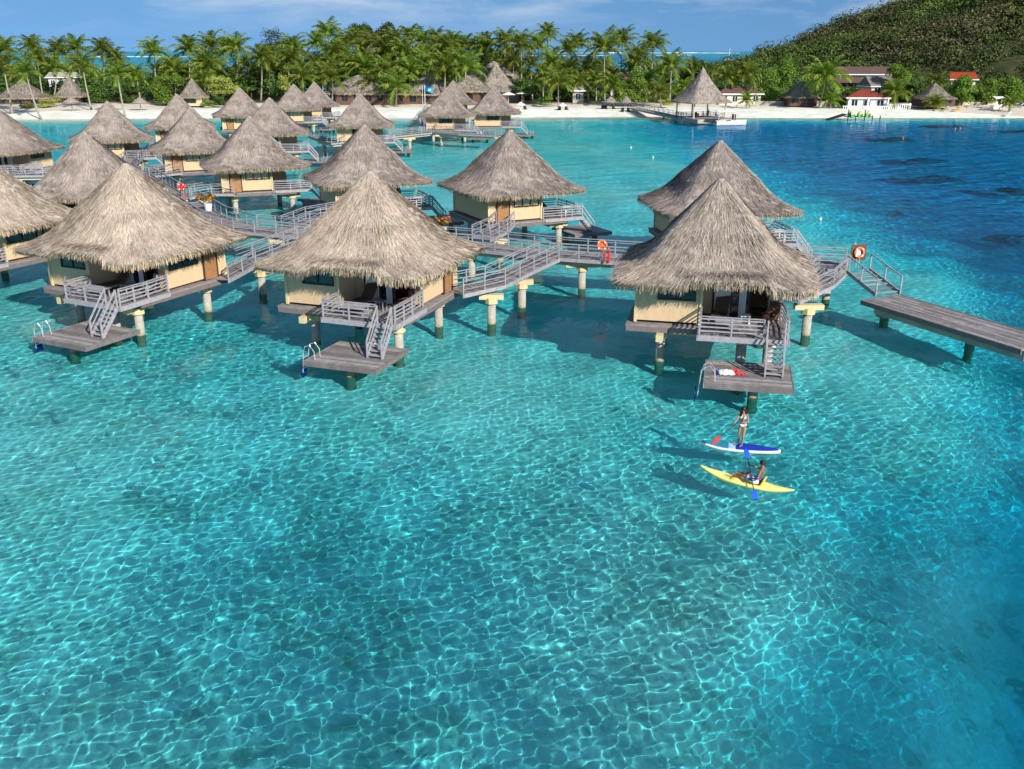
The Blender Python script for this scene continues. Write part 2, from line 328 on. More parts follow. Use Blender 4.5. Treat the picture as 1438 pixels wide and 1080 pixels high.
def thatch(name, n, half=HALF, rise=RISE, z0=EAVE, notch=True, seed=1, mat=None, parent=None, blade=(.028, .62), fringe=2600, p=11.0, prof=roof_r, base=True, hang=.42):
    rs = np.random.RandomState(seed)
    na, nt = 96, 26; A, T = np.meshgrid(np.linspace(0, 2 * math.pi, na, endpoint=False), np.linspace(0, 1, nt), indexing='ij')
    x, y, z_ = roof_pt(A, T, half, rise, z0, notch, p, prof); bv = np.stack([x, y, z_], -1)
    bv *= (1 + .006 * rs.randn(na, nt, 1) * (T[..., None] > .05)); bv = bv.reshape(-1, 3)
    i, j = np.meshgrid(np.arange(na), np.arange(nt - 1), indexing='ij'); i2 = (i + 1) % na
    bf = np.stack([i * nt + j, i * nt + j + 1, i2 * nt + j + 1, i2 * nt + j], -1).reshape(-1, 4)
    # underside: a lip that hangs down and turns inward, then back up under the cover
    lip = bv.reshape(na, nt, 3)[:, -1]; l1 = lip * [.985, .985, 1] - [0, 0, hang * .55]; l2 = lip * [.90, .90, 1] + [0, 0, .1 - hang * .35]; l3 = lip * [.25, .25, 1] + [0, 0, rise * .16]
    b0 = len(bv); bv = np.concatenate([bv, l1, l2, l3]); k = np.arange(na); k2 = (k + 1) % na
    q = [np.stack([k * nt + nt - 1, b0 + k, b0 + k2, k2 * nt + nt - 1], -1)]
    for e in range(2): q.append(np.stack([b0 + e * na + k, b0 + (e + 1) * na + k, b0 + (e + 1) * na + k2, b0 + e * na + k2], -1))
    bf = np.concatenate([bf] + q)
    # blades laid down the slope
    def blades(a, t, ln, wd_, lift, jit, drop=0):
        x0, y0, z0_ = roof_pt(a, t, half, rise, z0, notch, p, prof); x1, y1, z1_ = roof_pt(a, np.minimum(t + .03, 1.03), half, rise, z0, notch, p, prof)
        P = np.stack([x0, y0, z0_], -1); d = np.stack([x1, y1, z1_], -1) - P; d /= np.linalg.norm(d, axis=1)[:, None]
        s = np.cross(d, [0, 0, 1.]); s /= np.linalg.norm(s, axis=1)[:, None] + 1e-6; nn = np.cross(s, d); nn *= np.sign(nn[:, 2:3])
        d = d + s * (rs.randn(len(a), 1) * jit); d /= np.linalg.norm(d, axis=1)[:, None]
        s = s * np.cos(rs.randn(len(a), 1) * .3) + nn * np.sin(rs.randn(len(a), 1) * .3)
        if drop: d = d * .35 + np.array([0, 0, -1.]) * drop
        up = nn * lift[:, None]; P0 = P + nn * .015; P1 = P0 + d * ln[:, None] + up
        w2 = s * (wd_[:, None] / 2); return np.stack([P0 - w2, P0 + w2, P1 + w2 * .45, P1 - w2 * .45], 1).reshape(-1, 3)
    t = np.sqrt(rs.rand(n)) * .97; a = rs.rand(n) * 2 * math.pi
    # even out the square plan: reject by radius
    ln = blade[1] * rs.uniform(.5, 1.25, n); wd_ = blade[0] * rs.uniform(.5, 1.5, n)
    V = [blades(a, t, ln, wd_, rs.rand(n) * .055 + .01, .085)]
    nf = fringe; tf = rs.uniform(.955, 1.0, nf); af = rs.rand(nf) * 2 * math.pi
    V2 = blades(af, tf, hang * rs.uniform(.6, 1.35, nf), blade[0] * rs.uniform(.6, 1.7, nf), rs.rand(nf) * .06, .22, drop=.8)
    bl = np.concatenate(V + [V2]); off = len(bv); vv = np.concatenate([bv, bl]); nb = len(bl) // 4
    ff = np.concatenate([bf, off + np.arange(nb * 4).reshape(-1, 4)])
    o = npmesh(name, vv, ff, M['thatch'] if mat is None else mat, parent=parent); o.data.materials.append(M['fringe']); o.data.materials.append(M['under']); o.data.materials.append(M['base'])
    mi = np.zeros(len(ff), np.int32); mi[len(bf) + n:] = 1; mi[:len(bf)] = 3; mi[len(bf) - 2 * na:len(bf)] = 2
    fi = len(bf) + n + np.arange(nf); mi[fi[rs.rand(nf) < .25]] = 0
    o.data.polygons.foreach_set('material_index', mi); o.data.update()
    return o

def boards(mb, x0, x1, y0, y1, z_, along='x', w_=.14, gap=.012, th=.045, rs=random.Random(4), poly=None):
    """decking boards lying along one axis"""
    a0, a1 = (y0, y1) if along == 'x' else (x0, x1); k = a0
    while k < a1 - .02:
        e = min(k + w_, a1); c = (k + e) / 2; zz = z_ + rs.uniform(-.004, .004)
        if along == 'x': mb.box(((x0 + x1) / 2, c, zz), (x1 - x0 + rs.uniform(-.02, .02), e - k - gap, th))
        else: mb.box((c, (y0 + y1) / 2, zz), (e - k - gap, y1 - y0 + rs.uniform(-.02, .02), th))
        k += w_
def railing(pts, zb, h=.95, rails=4, post=.075, parent=None, board=.068, step=1.3, mat=None, name='railing', zs=None, cap=True):
    mb = MB()
    for i in range(len(pts) - 1):
        a, b = Vector((*pts[i], zs[i] if zs else zb)), Vector((*pts[i + 1], zs[i + 1] if zs else zb)); L = (b - a).length; n = max(1, round(L / step))
        for k in range(n + (1 if i == len(pts) - 2 else 0)):
            p = a.lerp(b, k / n); mb.box((p.x, p.y, p.z + h / 2 - .12), (post, post, h + .2), math.atan2(b.y - a.y, b.x - a.x))
        for r in range(rails):
            zr = .14 + (h - .16) * (r + .5) / rails
            mb.beam(a + Vector((0, 0, zr)), b + Vector((0, 0, zr)), .028, board)
        if cap: mb.beam(a + Vector((0, 0, h)), b + Vector((0, 0, h)), .10, .04)
    return mb.build(name, mat or M['rail'], parent)
def pile(x, y, z1, parent, r=.24, cap=True, zb=-6.5, sx_=1):
    mb = MB(); mb.tube([(x, y, zb), (x, y, z1)], r, 14); o = mb.build('pile', M['pile'], parent, recv=True)
    for p in o.data.polygons: p.use_smooth = len(p.vertices) == 4
    if cap:
        c = MB(); c.prism([(x + (r + .13) * math.cos(k * 6.28319 / 8 + .39), y + (r + .13) * math.sin(k * 6.28319 / 8 + .39)) for k in range(8)], z1 - .12, z1 + .22); c.build('pile_cap', M['yellow'], o)
    return o
FZ = 2.15                                                            # height of the bungalow floors and walkways
def bungalow(s, entrance, windows, near, th_mesh):
    """s=1: open deck front right; s=-1 mirrored. entrance: +1 on the deck side wall, -1 on the other"""
    r = empty('thatched_bungalow')
    X_ = lambda x: x * s
    def B(mb, x0, x1, y0, y1, z0, z1): return mb.box(((X_(x0) + X_(x1)) / 2, (y0 + y1) / 2, (z0 + z1) / 2), (abs(x1 - x0), y1 - y0, z1 - z0))
    ro = th_mesh.copy(); ro.name = 'thatched_roof'; link(ro, r)
    mb = MB(); W0, W1, Y0, Y1, ZT = -3.7, 3.35, -3.1, 3.5, 5.0
    tk = .12
    B(mb, W0, -.5, Y0, Y0 + tk, FZ + .1, ZT)
    B(mb, -.62, -.5, Y0 + tk, -1.2, FZ + .1, ZT)
    B(mb, -.5, .05, -1.2, -1.08, FZ + .1, ZT); B(mb, 2.75, W1, -1.2, -1.08, FZ + .1, ZT); B(mb, .05, 2.75, -1.2, -1.08, FZ + 2.15, ZT)
    B(mb, W0, W0 + tk, Y0 + tk, Y1 - tk, FZ + .1, ZT)
    B(mb, W0, W1, Y1 - tk, Y1, FZ + .1, ZT)
    B(mb, W1 - tk, W1, -1.08, Y1 - tk, FZ + .1, ZT)
    wl = mb.build('wall', M['bamboo'], r)
    c = MB()
    for x, y in ((W0, Y0), (-.5, Y0), (W0, Y1), (W1, Y1), (W1, -1.2)): c = MB(); B(c, x - .07, x + .07, y - .07, y + .07, FZ, ZT); c.build('corner_post', simple_post, r)
    fl = MB(); fl.box((X_(-.22), .2, FZ - .10), (7.85, 7.3, .10)); fl.build('floor_ledge', M['deckwood'], r)
    ft = MB(); B(ft, -4.12, 3.68, -3.44, 3.82, FZ - .42, FZ - .155); ft.build('fascia', M['trim'], r)
    fb = MB()
    for y in (-2.3, 2.3): B(fb, -3.3, 3.1, y - .2, y + .2, FZ - .78, FZ - .43)
    for x in (-2.4, 2.8): B(fb, x - .17, x + .17, -3.9, -2.52, FZ - .78, FZ - .43)
    fb.build('floor_beam', M['yellow'], r)
    for x, y in ((-2.4, -2.6), (2.9, -3.1), (2.7, 2.4), (-2.6, 2.5)): pile(X_(x), y, FZ - .8, r)
    # windows on the front left panel, side wall and the wall facing the walkway
    def window(x0, x1, y, z0, z1, face, mat=None, mull=1):
        f = MB(); d = .05
        if face in 'fb':
            yy = y - d if face == 'f' else y + d
            fr_ = [((x0 + x1) / 2, yy, z0, x1 - x0 + .1, .08), ((x0 + x1) / 2, yy, z1, x1 - x0 + .1, .08)]
            for cx, yv, zc, ww, hh in fr_: f.box((X_(cx), yv, zc), (ww, .07, hh))
            for k in range(mull + 1): xx = x0 + (x1 - x0) * k / mull; f.box((X_(xx), yy, (z0 + z1) / 2), (.07, .068, z1 - z0 - .08))
            g = MB(); g.box((X_((x0 + x1) / 2), y + (-.012 if face == 'f' else .012), (z0 + z1) / 2), (x1 - x0, .03, z1 - z0))
        else:
            xx = y - d if face == 'l' else y + d
            for zc in (z0, z1): f.box((X_(xx), (x0 + x1) / 2, zc), (.07, x1 - x0 + .1, .08))
            for k in range(mull + 1): yy = x0 + (x1 - x0) * k / mull; f.box((X_(xx), yy, (z0 + z1) / 2), (.068, .07, z1 - z0 - .08))
            g = MB(); g.box((X_(y + (-.012 if face == 'l' else .012)), (x0 + x1) / 2, (z0 + z1) / 2), (.03, x1 - x0, z1 - z0))
        o = f.build('window', M['frame'], r); g.build('glass_pane', mat or M['glass'], o); return o
    window(-2.6, -.8, Y0, FZ + 1.25, FZ + 2.1, 'f', mull=2)
    if True:
        window(-.9, 1.25, W1, FZ + 1.15, FZ + 2.0, 'r', M['shutter'] if s < 0 and entrance > 0 else None, mull=3 if s < 0 else 2)
    if windows:
        window(-2.0, -.8, W0, FZ + 1.2, FZ + 2.0, 'l', M['shutter'] if windows == 2 else None, 3)
        if windows == 1: window(.8, 1.9, W0, FZ + 1.2, FZ + 2.0, 'l', None, 2)
    # sliding doors to the deck
    d = MB(); yy = -1.22
    for x in (.05, .95, 1.85, 2.75): B(d, x - .04, x + .04, yy - .06, yy + .02, FZ, FZ + 2.13)
    B(d, .05, 2.75, yy - .055, yy + .015, FZ + 2.06, FZ + 2.14); dd = d.build('sliding_door', M['frame'], r)
    g = MB(); B(g, .09, .91, yy - .02, yy, FZ + .02, FZ + 2.05); B(g, .99, 1.81, yy - .02, yy, FZ + .02, FZ + 2.05); g.build('glass_pane', M['glass'], dd)
    cu = MB()
    for k in range(16): x = .12 + k * .05; B(cu, x, x + .04, yy - .09 - .03 * (k % 2), yy - .065 - .03 * (k % 2), FZ + .03, FZ + 2.04)
    for k in range(7): x = 1.35 + k * .05; B(cu, x, x + .04, yy - .09 - .03 * (k % 2), yy - .065 - .03 * (k % 2), FZ + .03, FZ + 2.04)
    cu.build('curtain', M['curtain'], dd)
    inn = MB(); B(inn, .0, 2.8, .9, 1.0, FZ + .05, ZT); B(inn, -.5, 3.2, -1.0, 3.3, FZ + .01, FZ + .05); inn.build('room_floor', M['door'], r)
    # entrance by the walkway
    ex = W1 if entrance > 0 else W0; sg = 1 if entrance > 0 else -1
    e = MB(); B(e, ex - .02 if sg > 0 else ex - .07, ex + .07 if sg > 0 else ex + .02, 1.75, 2.75, FZ + .02, FZ + 2.1); ed = e.build('entrance_door', M['door'], r)
    e = MB(); xx = ex + sg * .085
    for y in (1.7, 2.8): B(e, min(xx, xx - .05), max(xx, xx - .05) + .01, y - .05, y + .05, FZ + .02, FZ + 2.2)
    B(e, xx - .05, xx + .01, 1.7, 2.8, FZ + 2.12, FZ + 2.22); e.build('door_frame', M['frame'], ed)
    e = MB(); B(e, xx - .02, xx + .05, 1.85, 1.95, FZ + 1.0, FZ + 1.06); e.build('handle', M['steel'], ed)
    # deck, railings, stairs, swim platform
    dk = MB(); boards(dk, min(X_(-.5), X_(3.7)), max(X_(-.5), X_(3.7)), -4.9, -3.47, FZ - .03, 'y'); boards(dk, min(X_(-.48), X_(3.68)), max(X_(-.48), X_(3.68)), -3.43, -1.25, FZ - .02, 'y')
    dk.build('deck', M['deckwood'], r)
    db = MB(); B(db, -.5, 3.7, -4.96, -4.91, FZ - .25, FZ + .02); B(db, -.56, -.51, -4.96, -3.46, FZ - .25, FZ + .02); B(db, 3.71, 3.76, -4.96, -1.4, FZ - .25, FZ + .02); db.build('deck_edge', M['rail'], r)
    railing([(X_(-.45), -3.15), (X_(-.45), -4.86), (X_(2.55), -4.86)], FZ, parent=r, rails=4)
    railing([(X_(3.65), -4.86), (X_(3.65), -2.9), (X_(3.5), -1.3)], FZ, parent=r, rails=4)
    st = MB(); x0, x1 = 2.7, 3.5; ya, yb, za, zb = -4.95, -6.15, FZ - .02, .72
    for x in (x0, x1): st.beam((X_(x), ya, za - .08), (X_(x), yb, zb), .05, .2)
    for k in range(7): f = (k + .6) / 7.3; B(st, x0 + .03, x1 - .03, ya + (yb - ya) * f - .13, ya + (yb - ya) * f + .13, za + (zb - za) * f - .02, za + (zb - za) * f + .02)
    so_ = st.build('stair', M['rail'], r)
    hr = MB()
    for x in (x0, x1):
        hr.beam((X_(x), ya, za + .9), (X_(x), yb, zb + .85), .05, .09); hr.beam((X_(x), ya, za + .45), (X_(x), yb, zb + .42), .04, .06)
        hr.beam((X_(x), yb, zb - .05), (X_(x), yb, zb + .9), .07, .07); hr.beam((X_(x), ya, za - .05), (X_(x), ya, za + .95), .08, .08)
    hr.build('handrail', M['rail'], so_)
    pf = MB(); boards(pf, min(X_(0), X_(3.9)), max(X_(0), X_(3.9)), -7.6, -4.1, .68, 'x', .15); B(pf, 0, 3.9, -7.66, -7.61, .46, .71)
    B(pf, -.06, -.01, -7.66, -4.05, .46, .71); B(pf, 3.91, 3.96, -7.66, -4.05, .46, .71); pl = pf.build('swim_platform', M['deckwood'], r)
    sb = MB(); B(sb, .1, 3.8, -7.4, -7.1, .38, .64); B(sb, .1, 3.8, -4.7, -4.4, .38, .64); B(sb, .9, 1.2, -7.1, -4.7, .38, .63); B(sb, 2.4, 2.7, -7.1, -4.7, .38, .63); sb.build('platform_beam', M['trim'], pl)
    pile(X_(2.2), -7.0, .5, r, .23, cap=False); pile(X_(1.6), -4.5, .5, r, .23, cap=False); pile(X_(1.6), -4.3 + .7, FZ - .5, r, .25) if near else None
    ld = MB()
    for yy in (-7.35, -6.85):
        a = [(X_(.45), yy, .72), (X_(.42), yy, 1.15), (X_(.2), yy, 1.45), (X_(-.08), yy, 1.35), (X_(-.2), yy, 1.0), (X_(-.24), yy, .5), (X_(-.3), yy, -.1)]
        ld.tube(a, .024, 6)
    for k in range(4): ld.beam((X_(-.22 - .02 * k), -7.35, .75 - .28 * k), (X_(-.22 - .02 * k), -6.85, .75 - .28 * k), .05, .03)
    lo = ld.build('swim_ladder', M['steel'], r)
    sl_ = MB(); sl_.box((X_(-.40), -7.1, -.35), (.05, .44, 1.2)); sl_.build('ladder_sleeve', M['blue'], lo)
    return r
simple_post = M['yellow']
rn = thatch('thatch_prototype', 36000, fringe=5600, seed=2)
rw = rn.copy(); rw.data = rn.data.copy(); rw.data.materials[0] = M['straw']; rw.data.materials[3] = M['base2']; link(rw)
rc = rn.copy(); rc.data = rn.data.copy(); rc.data.materials[0] = M['mid']; link(rc)
rm = thatch('thatch_prototype', 36000, fringe=5600, seed=5, notch=False)
for p in (rn, rw, rm): pass
protos = {'A': bungalow(1, 1, 0, True, rw), 'C': bungalow(1, 1, 0, True, rc), 'E': bungalow(-1, 1, 2, False, rm), 'G': bungalow(-1, -1, 1, False, rm)}
for p in (rn, rw, rm, rc): bpy.data.objects.remove(p)
BG = 'thatched bungalows on piles over the lagoon'
BUNG = [  # key, kind, apex px, py, rotation, label
 ('A', 'A', 175, 229, -26, 'overwater bungalow with pale straw roof and swim platform, left of the three nearest'),
 ('B', 'A', 519, 240, -20, 'overwater bungalow with pale straw roof and curtained door, middle of the three nearest'),
 ('C', 'C', 1013, 250, -13, 'overwater bungalow with shaggy grey roof and towel on its platform, beside the paddlers'),
 ('D', 'E', 1012, 197, 97, 'overwater bungalow half hidden behind the shaggy roofed bungalow beside the paddlers'),
 ('E', 'E', 716, 182, 116, 'overwater bungalow standing alone in the middle with ramp and brown door in front'),
 ('F', 'E', 511, 175, 112, 'overwater bungalow with wide grey roof directly behind the middle nearest bungalow'),
 ('U', 'A', -42, 210, -27, 'straw roofed overwater bungalow cut off by the left edge, the nearer of two'),
 ('H', 'E', 350, 163, 112, 'overwater bungalow with pointed grey roof beyond the red lifebuoy and flower planter'),
 ('I', 'E', 267, 150, 112, 'overwater bungalow with red brown shutters, left of the pointed roof by the lifebuoy'),
 ('J', 'G', 118, 185, 100, 'overwater bungalow with blank wall directly behind the left nearest straw roof'),
 ('K', 'E', 150, 142, 112, 'overwater bungalow with brown door in front of the white beach on the left'),
 ('T', 'G', -6, 151, 70, 'overwater bungalow with two small windows above a walkway, farther one at the left edge'),
 ('L', 'E', 248, 132, 108, 'small looking overwater bungalow behind the one with red brown shutters'),
 ('M', 'E', 336, 123, 108, 'overwater bungalow in front of the yellow green bush on the beach'),
 ('N', 'G', 378, 137, 100, 'overwater bungalow with orange towel on its deck, left of the blank walled one'),
 ('O', 'E', 412, 118, 105, 'overwater bungalow nearest the beach, left of a close pair of roofs'),
 ('P', 'G', 441, 115, 100, 'overwater bungalow nearest the beach, right of a close pair of roofs'),
 ('G', 'G', 505, 131, 97, 'overwater bungalow with wide blank wall and ladder, in front of the orange parasols'),
 ('Q', 'G', 627, 123, 92, 'overwater bungalow with wide blank yellow wall high on slim piles near the blue flag'),
 ('R', 'E', 636, 113, 100, 'overwater bungalow whose roof peeks out behind the one near the blue flag'),
 ('S', 'G', 693, 121, 92, 'overwater bungalow rightmost of the back row, in front of white parasols'),
]
used = set(); POS = {}
for key, kind, px, py, rot, lab in BUNG:
    o = protos[kind] if kind not in used else copy_tree(protos[kind]); used.add(kind)
    p = at(px, py, EAVE + RISE); o.location = (p.x, p.y, 0); o.rotation_euler = (0, 0, R(rot)); POS[key] = (p.x, p.y, R(rot))
    tag(o, lab, 'bungalow', BG)
def loc(key, x, y, z_=0):
    X0, Y0, a = POS[key]; return Vector((X0 + x * math.cos(a) - y * math.sin(a), Y0 + x * math.sin(a) + y * math.cos(a), z_))

# ------------------------------------------------------------------ walkways
def walkway(name, pts, label, width=2.0, zs=None, z_=FZ, rails=(1, 1), nrail=3, cat='walkway', piles=None, girder=True, post_step=1.9, group=None, board=.15, skip=()):
    """pts: world xy polyline (centre line)"""
    pts = [Vector((p[0], p[1])) for p in pts]; zs = zs or [z_] * len(pts)
    r = empty(name, (pts[0].x, pts[0].y, 0), 0, label, cat, group); o0 = Vector((pts[0].x, pts[0].y)); pts = [p - o0 for p in pts]
    offs = []
    for i, p in enumerate(pts):
        a = (p - pts[i - 1]).normalized() if i else (pts[1] - p).normalized(); b = (pts[i + 1] - p).normalized() if i < len(pts) - 1 else a
        m_ = (a + b).normalized(); nrm = Vector((-m_.y, m_.x)); offs.append(nrm * (width / 2) / max(.5, m_.dot(a)))
    d = MB(); e = MB(); rs = random.Random(len(pts))
    for i in range(len(pts) - 1):
        L0, L1 = pts[i] + offs[i], pts[i + 1] + offs[i + 1]; R0, R1 = pts[i] - offs[i], pts[i + 1] - offs[i + 1]
        n = max(1, int((pts[i + 1] - pts[i]).length / board)); z0, z1 = zs[i], zs[i + 1]
        for k in range(n):
            f0, f1 = (k + .04) / n, (k + .96) / n; a0, a1, b0, b1 = L0.lerp(L1, f0), L0.lerp(L1, f1), R0.lerp(R1, f0), R0.lerp(R1, f1)
            za, zb = z0 + (z1 - z0) * f0, z0 + (z1 - z0) * f1; dz = rs.uniform(-.004, .004)
            vs = [(*q, zq + dz) for q, zq in ((b0, za), (b1, zb), (a1, zb), (a0, za))]; d.add([(x, y, z_2 - .05) for x, y, z_2 in vs] + vs, [(3, 2, 1, 0), (4, 5, 6, 7), (0, 1, 5, 4), (1, 2, 6, 5), (2, 3, 7, 6), (3, 0, 4, 7)])
        for sgn, (q0, q1) in ((1, (L0, L1)), (-1, (R0, R1))):
            u = offs[i].normalized() * sgn * .03; e.beam((*(q0 + u), z0 - .09), (*(q1 + u), z1 - .09), .05, .22)
    d.build('deck_boards', M['deckwood'], r); e.build('edge_beam', M['rail'], r)
    if girder:
        g = MB()
        for i in range(len(pts) - 1):
            for sgn in (-1, 1):
                q0, q1 = pts[i] + offs[i] * sgn * .62, pts[i + 1] + offs[i + 1] * sgn * .62; g.beam((*q0, zs[i] - .33), (*q1, zs[i + 1] - .33), .2, .34)
        g.build('girder', M['yellow'], r)
    for sgn, on in ((1, rails[0]), (-1, rails[1])):
        if not on: continue
        run = []
        for i in range(len(pts)):
            if (sgn, i) in skip:
                if len(run) > 1: railing([x[0] for x in run], 0, .95, nrail, .07, r, .035, post_step, zs=[x[1] for x in run])
                run = []
            else: run.append((tuple(pts[i] + offs[i] * sgn * .96), zs[i]))
        if len(run) > 1: railing([x[0] for x in run], 0, .95, nrail, .07, r, .035, post_step, zs=[x[1] for x in run])
    for k, (x, y) in enumerate(piles or []):
        dd = min(((Vector((x, y)) - o0 - pts[i]).length, i) for i in range(len(pts)))[1]
        o = pile(x - o0.x, y - o0.y, zs[dd] - .8, r, .25)
        c = MB(); c.box((x - o0.x, y - o0.y, zs[dd] - .52), (width * .95, .45, .28), 0); c.build('crossbeam', M['yellow'], o)
    return r
def P(px, py, z_=FZ): v = at(px, py, z_); return (v.x, v.y)
main = [P(262, 284), P(300, 308), P(345, 321), P(430, 329), P(560, 336), P(668, 345), P(780, 357), P(900, 365), P(1010, 369), P(1130, 371), P(1190, 374)]
walkway('main_walkway', main, 'long grey plank walkway with railings crossing behind the three nearest bungalows', 2.3,
        piles=[P(397, 329), P(525, 335), P(662, 346), P(818, 361), P(950, 367), P(1165, 374), P(300, 309)], skip=())
eA, eB, eC, eE, eF, eH, eI = loc('A', 3.8, 2.3), loc('B', 3.8, 2.3), loc('C', 3.8, 2.3), loc('E', 3.9 * -1 + 0, 2.3), loc('F', -3.9, 2.3), loc('H', -3.9, 2.3), loc('I', -3.9, 2.3)
RG = 'plank ramps between walkway and bungalows'
walkway('ramp', [P(430, 338), P(392, 353), P(345, 371), (eA.x, eA.y)], 'plank ramp running down from the long walkway to the left nearest bungalow', 1.5, group=RG, piles=[P(365, 368)], girder=False)
walkway('ramp', [P(771, 362), P(735, 378), P(695, 398), (eB.x, eB.y)], 'plank ramp running down from the long walkway to the middle nearest bungalow', 1.5, group=RG, piles=[P(733, 384), P(690, 404)], girder=False)
walkway('ramp', [P(1168, 382), P(1150, 398), (eC.x + .3, eC.y + 1)], 'plank ramp from the walkway end to the bungalow beside the paddlers', 1.7, group=RG, piles=[P(1137, 418)], girder=False)
walkway('ramp', [P(676, 335), P(700, 324), (eE.x, eE.y)], 'plank ramp rising to the brown door of the lone middle bungalow', 1.5, group=RG, piles=[P(702, 328)], girder=False)
walkway('ramp', [P(408, 321), P(440, 308), (eF.x, eF.y)], 'plank ramp to the bungalow behind the middle nearest one', 1.5, group=RG, piles=[P(440, 310)], girder=False)
walkway('ramp', [P(262, 276), P(295, 271), (eH.x, eH.y)], 'plank ramp from the red lifebuoy to the pointed roof bungalow', 1.5, group=RG, piles=[P(285, 274)], girder=False)
walkway('back_walkway', [P(252, 279), P(225, 262), P(196, 244), P(176, 232), P(190, 222), P(206, 206)], 'plank walkway continuing behind the left nearest roof towards the beach bungalows', 2.0, piles=[P(215, 256), P(190, 226)])
walkway('ramp', [P(205, 247), (eI.x, eI.y)], 'plank ramp to the bungalow with red brown shutters', 1.5, group=RG, girder=False)
walkway('side_walkway', [P(-30, 246), P(60, 245), P(120, 240), P(168, 230)], 'plank walkway with railing in front of the far bungalow at the left edge', 1.8, piles=[P(20, 246), P(96, 243)])
walkway('shore_walkway', [P(700, 190), P(650, 188), P(605, 184), P(596, 168), P(606, 150)], 'grey plank pier with railings leading onto the beach by the blue flag', 2.2, piles=[P(620, 186), P(597, 172)], post_step=2.4)
walkway('shore_ramp', [P(440, 190), P(470, 200), P(540, 192), P(600, 186)], 'plank walkway between the back bungalows left of the pier', 2.0, piles=[P(455, 196), P(575, 190)], post_step=2.4)
# low jetty on the right, with its stair
j0, j1 = P(1237, 418, 1.35), P(1465, 486, 1.35)
jt = empty('low_jetty', (j0[0], j0[1], 0), 0, 'low wide plank jetty with concrete underside running out at the right edge', 'jetty')
u = Vector((j1[0] - j0[0], j1[1] - j0[1])); LJ = u.length; u = u.normalized(); nv = Vector((-u.y, u.x)); mb = MB(); rj = random.Random(3)
for k in range(15):
    o_ = nv * (-1.5 + (k + .5) * .2); x = -rj.uniform(0, 3)
    while x < LJ:
        e_ = min(LJ, x + 3.6); q = max(0, x); mb.beam((*(u * (q + .006) + o_), 1.33 + rj.uniform(-.004, .004)), (*(u * (e_ - .006) + o_), 1.33), .186, .05); x = e_
mb.build('deck_boards', M['deckwood'], jt)
mb = MB()
for sgn in (-1, 1): mb.beam((*(nv * sgn * 1.54), 1.24), (*(u * LJ + nv * sgn * 1.54), 1.24), .07, .26)
mb.beam((*(nv * -1.5 - u * .04), 1.24), (*(nv * 1.5 - u * .04), 1.24), .07, .26); mb.build('edge_beam', M['trim'], jt)
g = MB(); a, b = Vector((0, 0)), Vector((j1[0] - j0[0], j1[1] - j0[1])); u = b.normalized(); nv = Vector((-u.y, u.x))
for sgn in (-1, 1): g.beam((*(a + u * .8 + nv * sgn * 1.05), .98), (*(b + nv * sgn * 1.05), .98), .4, .5)
g.build('concrete_girder', M['stone'], jt)
for px, py in ((1243, 440), (1364, 474)):
    x, y = P(px, py, .3); o = MB().tube([(x - j0[0], y - j0[1], -7), (x - j0[0], y - j0[1], .45)], .26, 14).build('pile', M['pile'], jt, recv=True)
    q = MB(); q.prism([(x - j0[0] + .55 * math.cos(k * 1.0472), y - j0[1] + .55 * math.sin(k * 1.0472)) for k in range(6)], .1, .72); q.build('pile_head', M['stone'], o)
s0, s1 = Vector(at(1205, 380, FZ)), Vector(at(1247, 413, 1.38)); st = empty('jetty_stair', (s0.x, s0.y, 0), 0, 'grey stair with handrails from the walkway end down to the low jetty', 'stair')
d = (s1 - s0); dd = Vector((d.x, d.y)).normalized(); nv = Vector((-dd.y, dd.x, 0)); mb = MB(); ms = MB(); mh = MB(); D0 = Vector((0, 0, s0.z)); D1 = Vector((d.x, d.y, s1.z))
for sgn in (-1, 1):
    ms.beam(D0 + nv * .85 * sgn, D1 + nv * .85 * sgn, .06, .24)
    for k in (0, .5, 1): q = D0.lerp(D1, k) + nv * .85 * sgn; mh.beam(q, q + Vector((0, 0, 1)), .07, .07)
    mh.beam(D0 + nv * .85 * sgn + Vector((0, 0, 1)), D1 + nv * .85 * sgn + Vector((0, 0, 1)), .06, .06)
for k in range(6): q = D0.lerp(D1, (k + .5) / 6); mb.box(q, (.28, 1.6, .04), math.atan2(dd.y, dd.x))
ms.build('stringer', M['rail'], st); mb.build('step', M['deckwood'], st); mh.build('handrail', M['rail'], st)
#PART3
# ------------------------------------------------------------------ shore: sand, island ground, far sea, hill
def gz(x, y):
    s = y - (229 + 3 * math.sin(x * .021 + 1) + 1.6 * math.sin(x * .07)); return max(0, min(1.7, s * .052)) + .05
def ground(x, y): v = at(0, 0); return gz(x, y)
rs = np.random.RandomState(11)
xs = np.arange(-420, 421, 5.0); ys = np.concatenate([np.arange(225, 300, 1.5), np.arange(300, 421, 6.0)])
Xg, Yg = np.meshgrid(xs, ys); s_ = Yg - shore(Xg)
Zg = np.clip(s_ * .052, -1.2, 1.7) + .04 * np.sin(Xg * .5) * np.sin(Yg * .4) * (s_ > 4) - npsm((Yg - 370 - 10 * np.sin(Xg * .03)) / 25) * 4
nx, ny = len(xs), len(ys); i = (np.arange(ny - 1)[:, None] * nx + np.arange(nx - 1)[None, :]).ravel()
gr = npmesh('sand_ground', np.stack([Xg, Yg, Zg], -1).reshape(-1, 3), np.stack([i, i + 1, i + nx + 1, i + nx], -1), smooth=True); tag(gr, kind='structure')
t = material('white_coral_sand', .95, .05); oc = t.n('TexCoord').outputs[3]; sp = t.n('SeparateXYZ', {0: oc})
c = t.ramp(t.noise(.35, oc, 6, .65), [(.3, (.55, .475, .38)), (.7, (.68, .60, .50))])
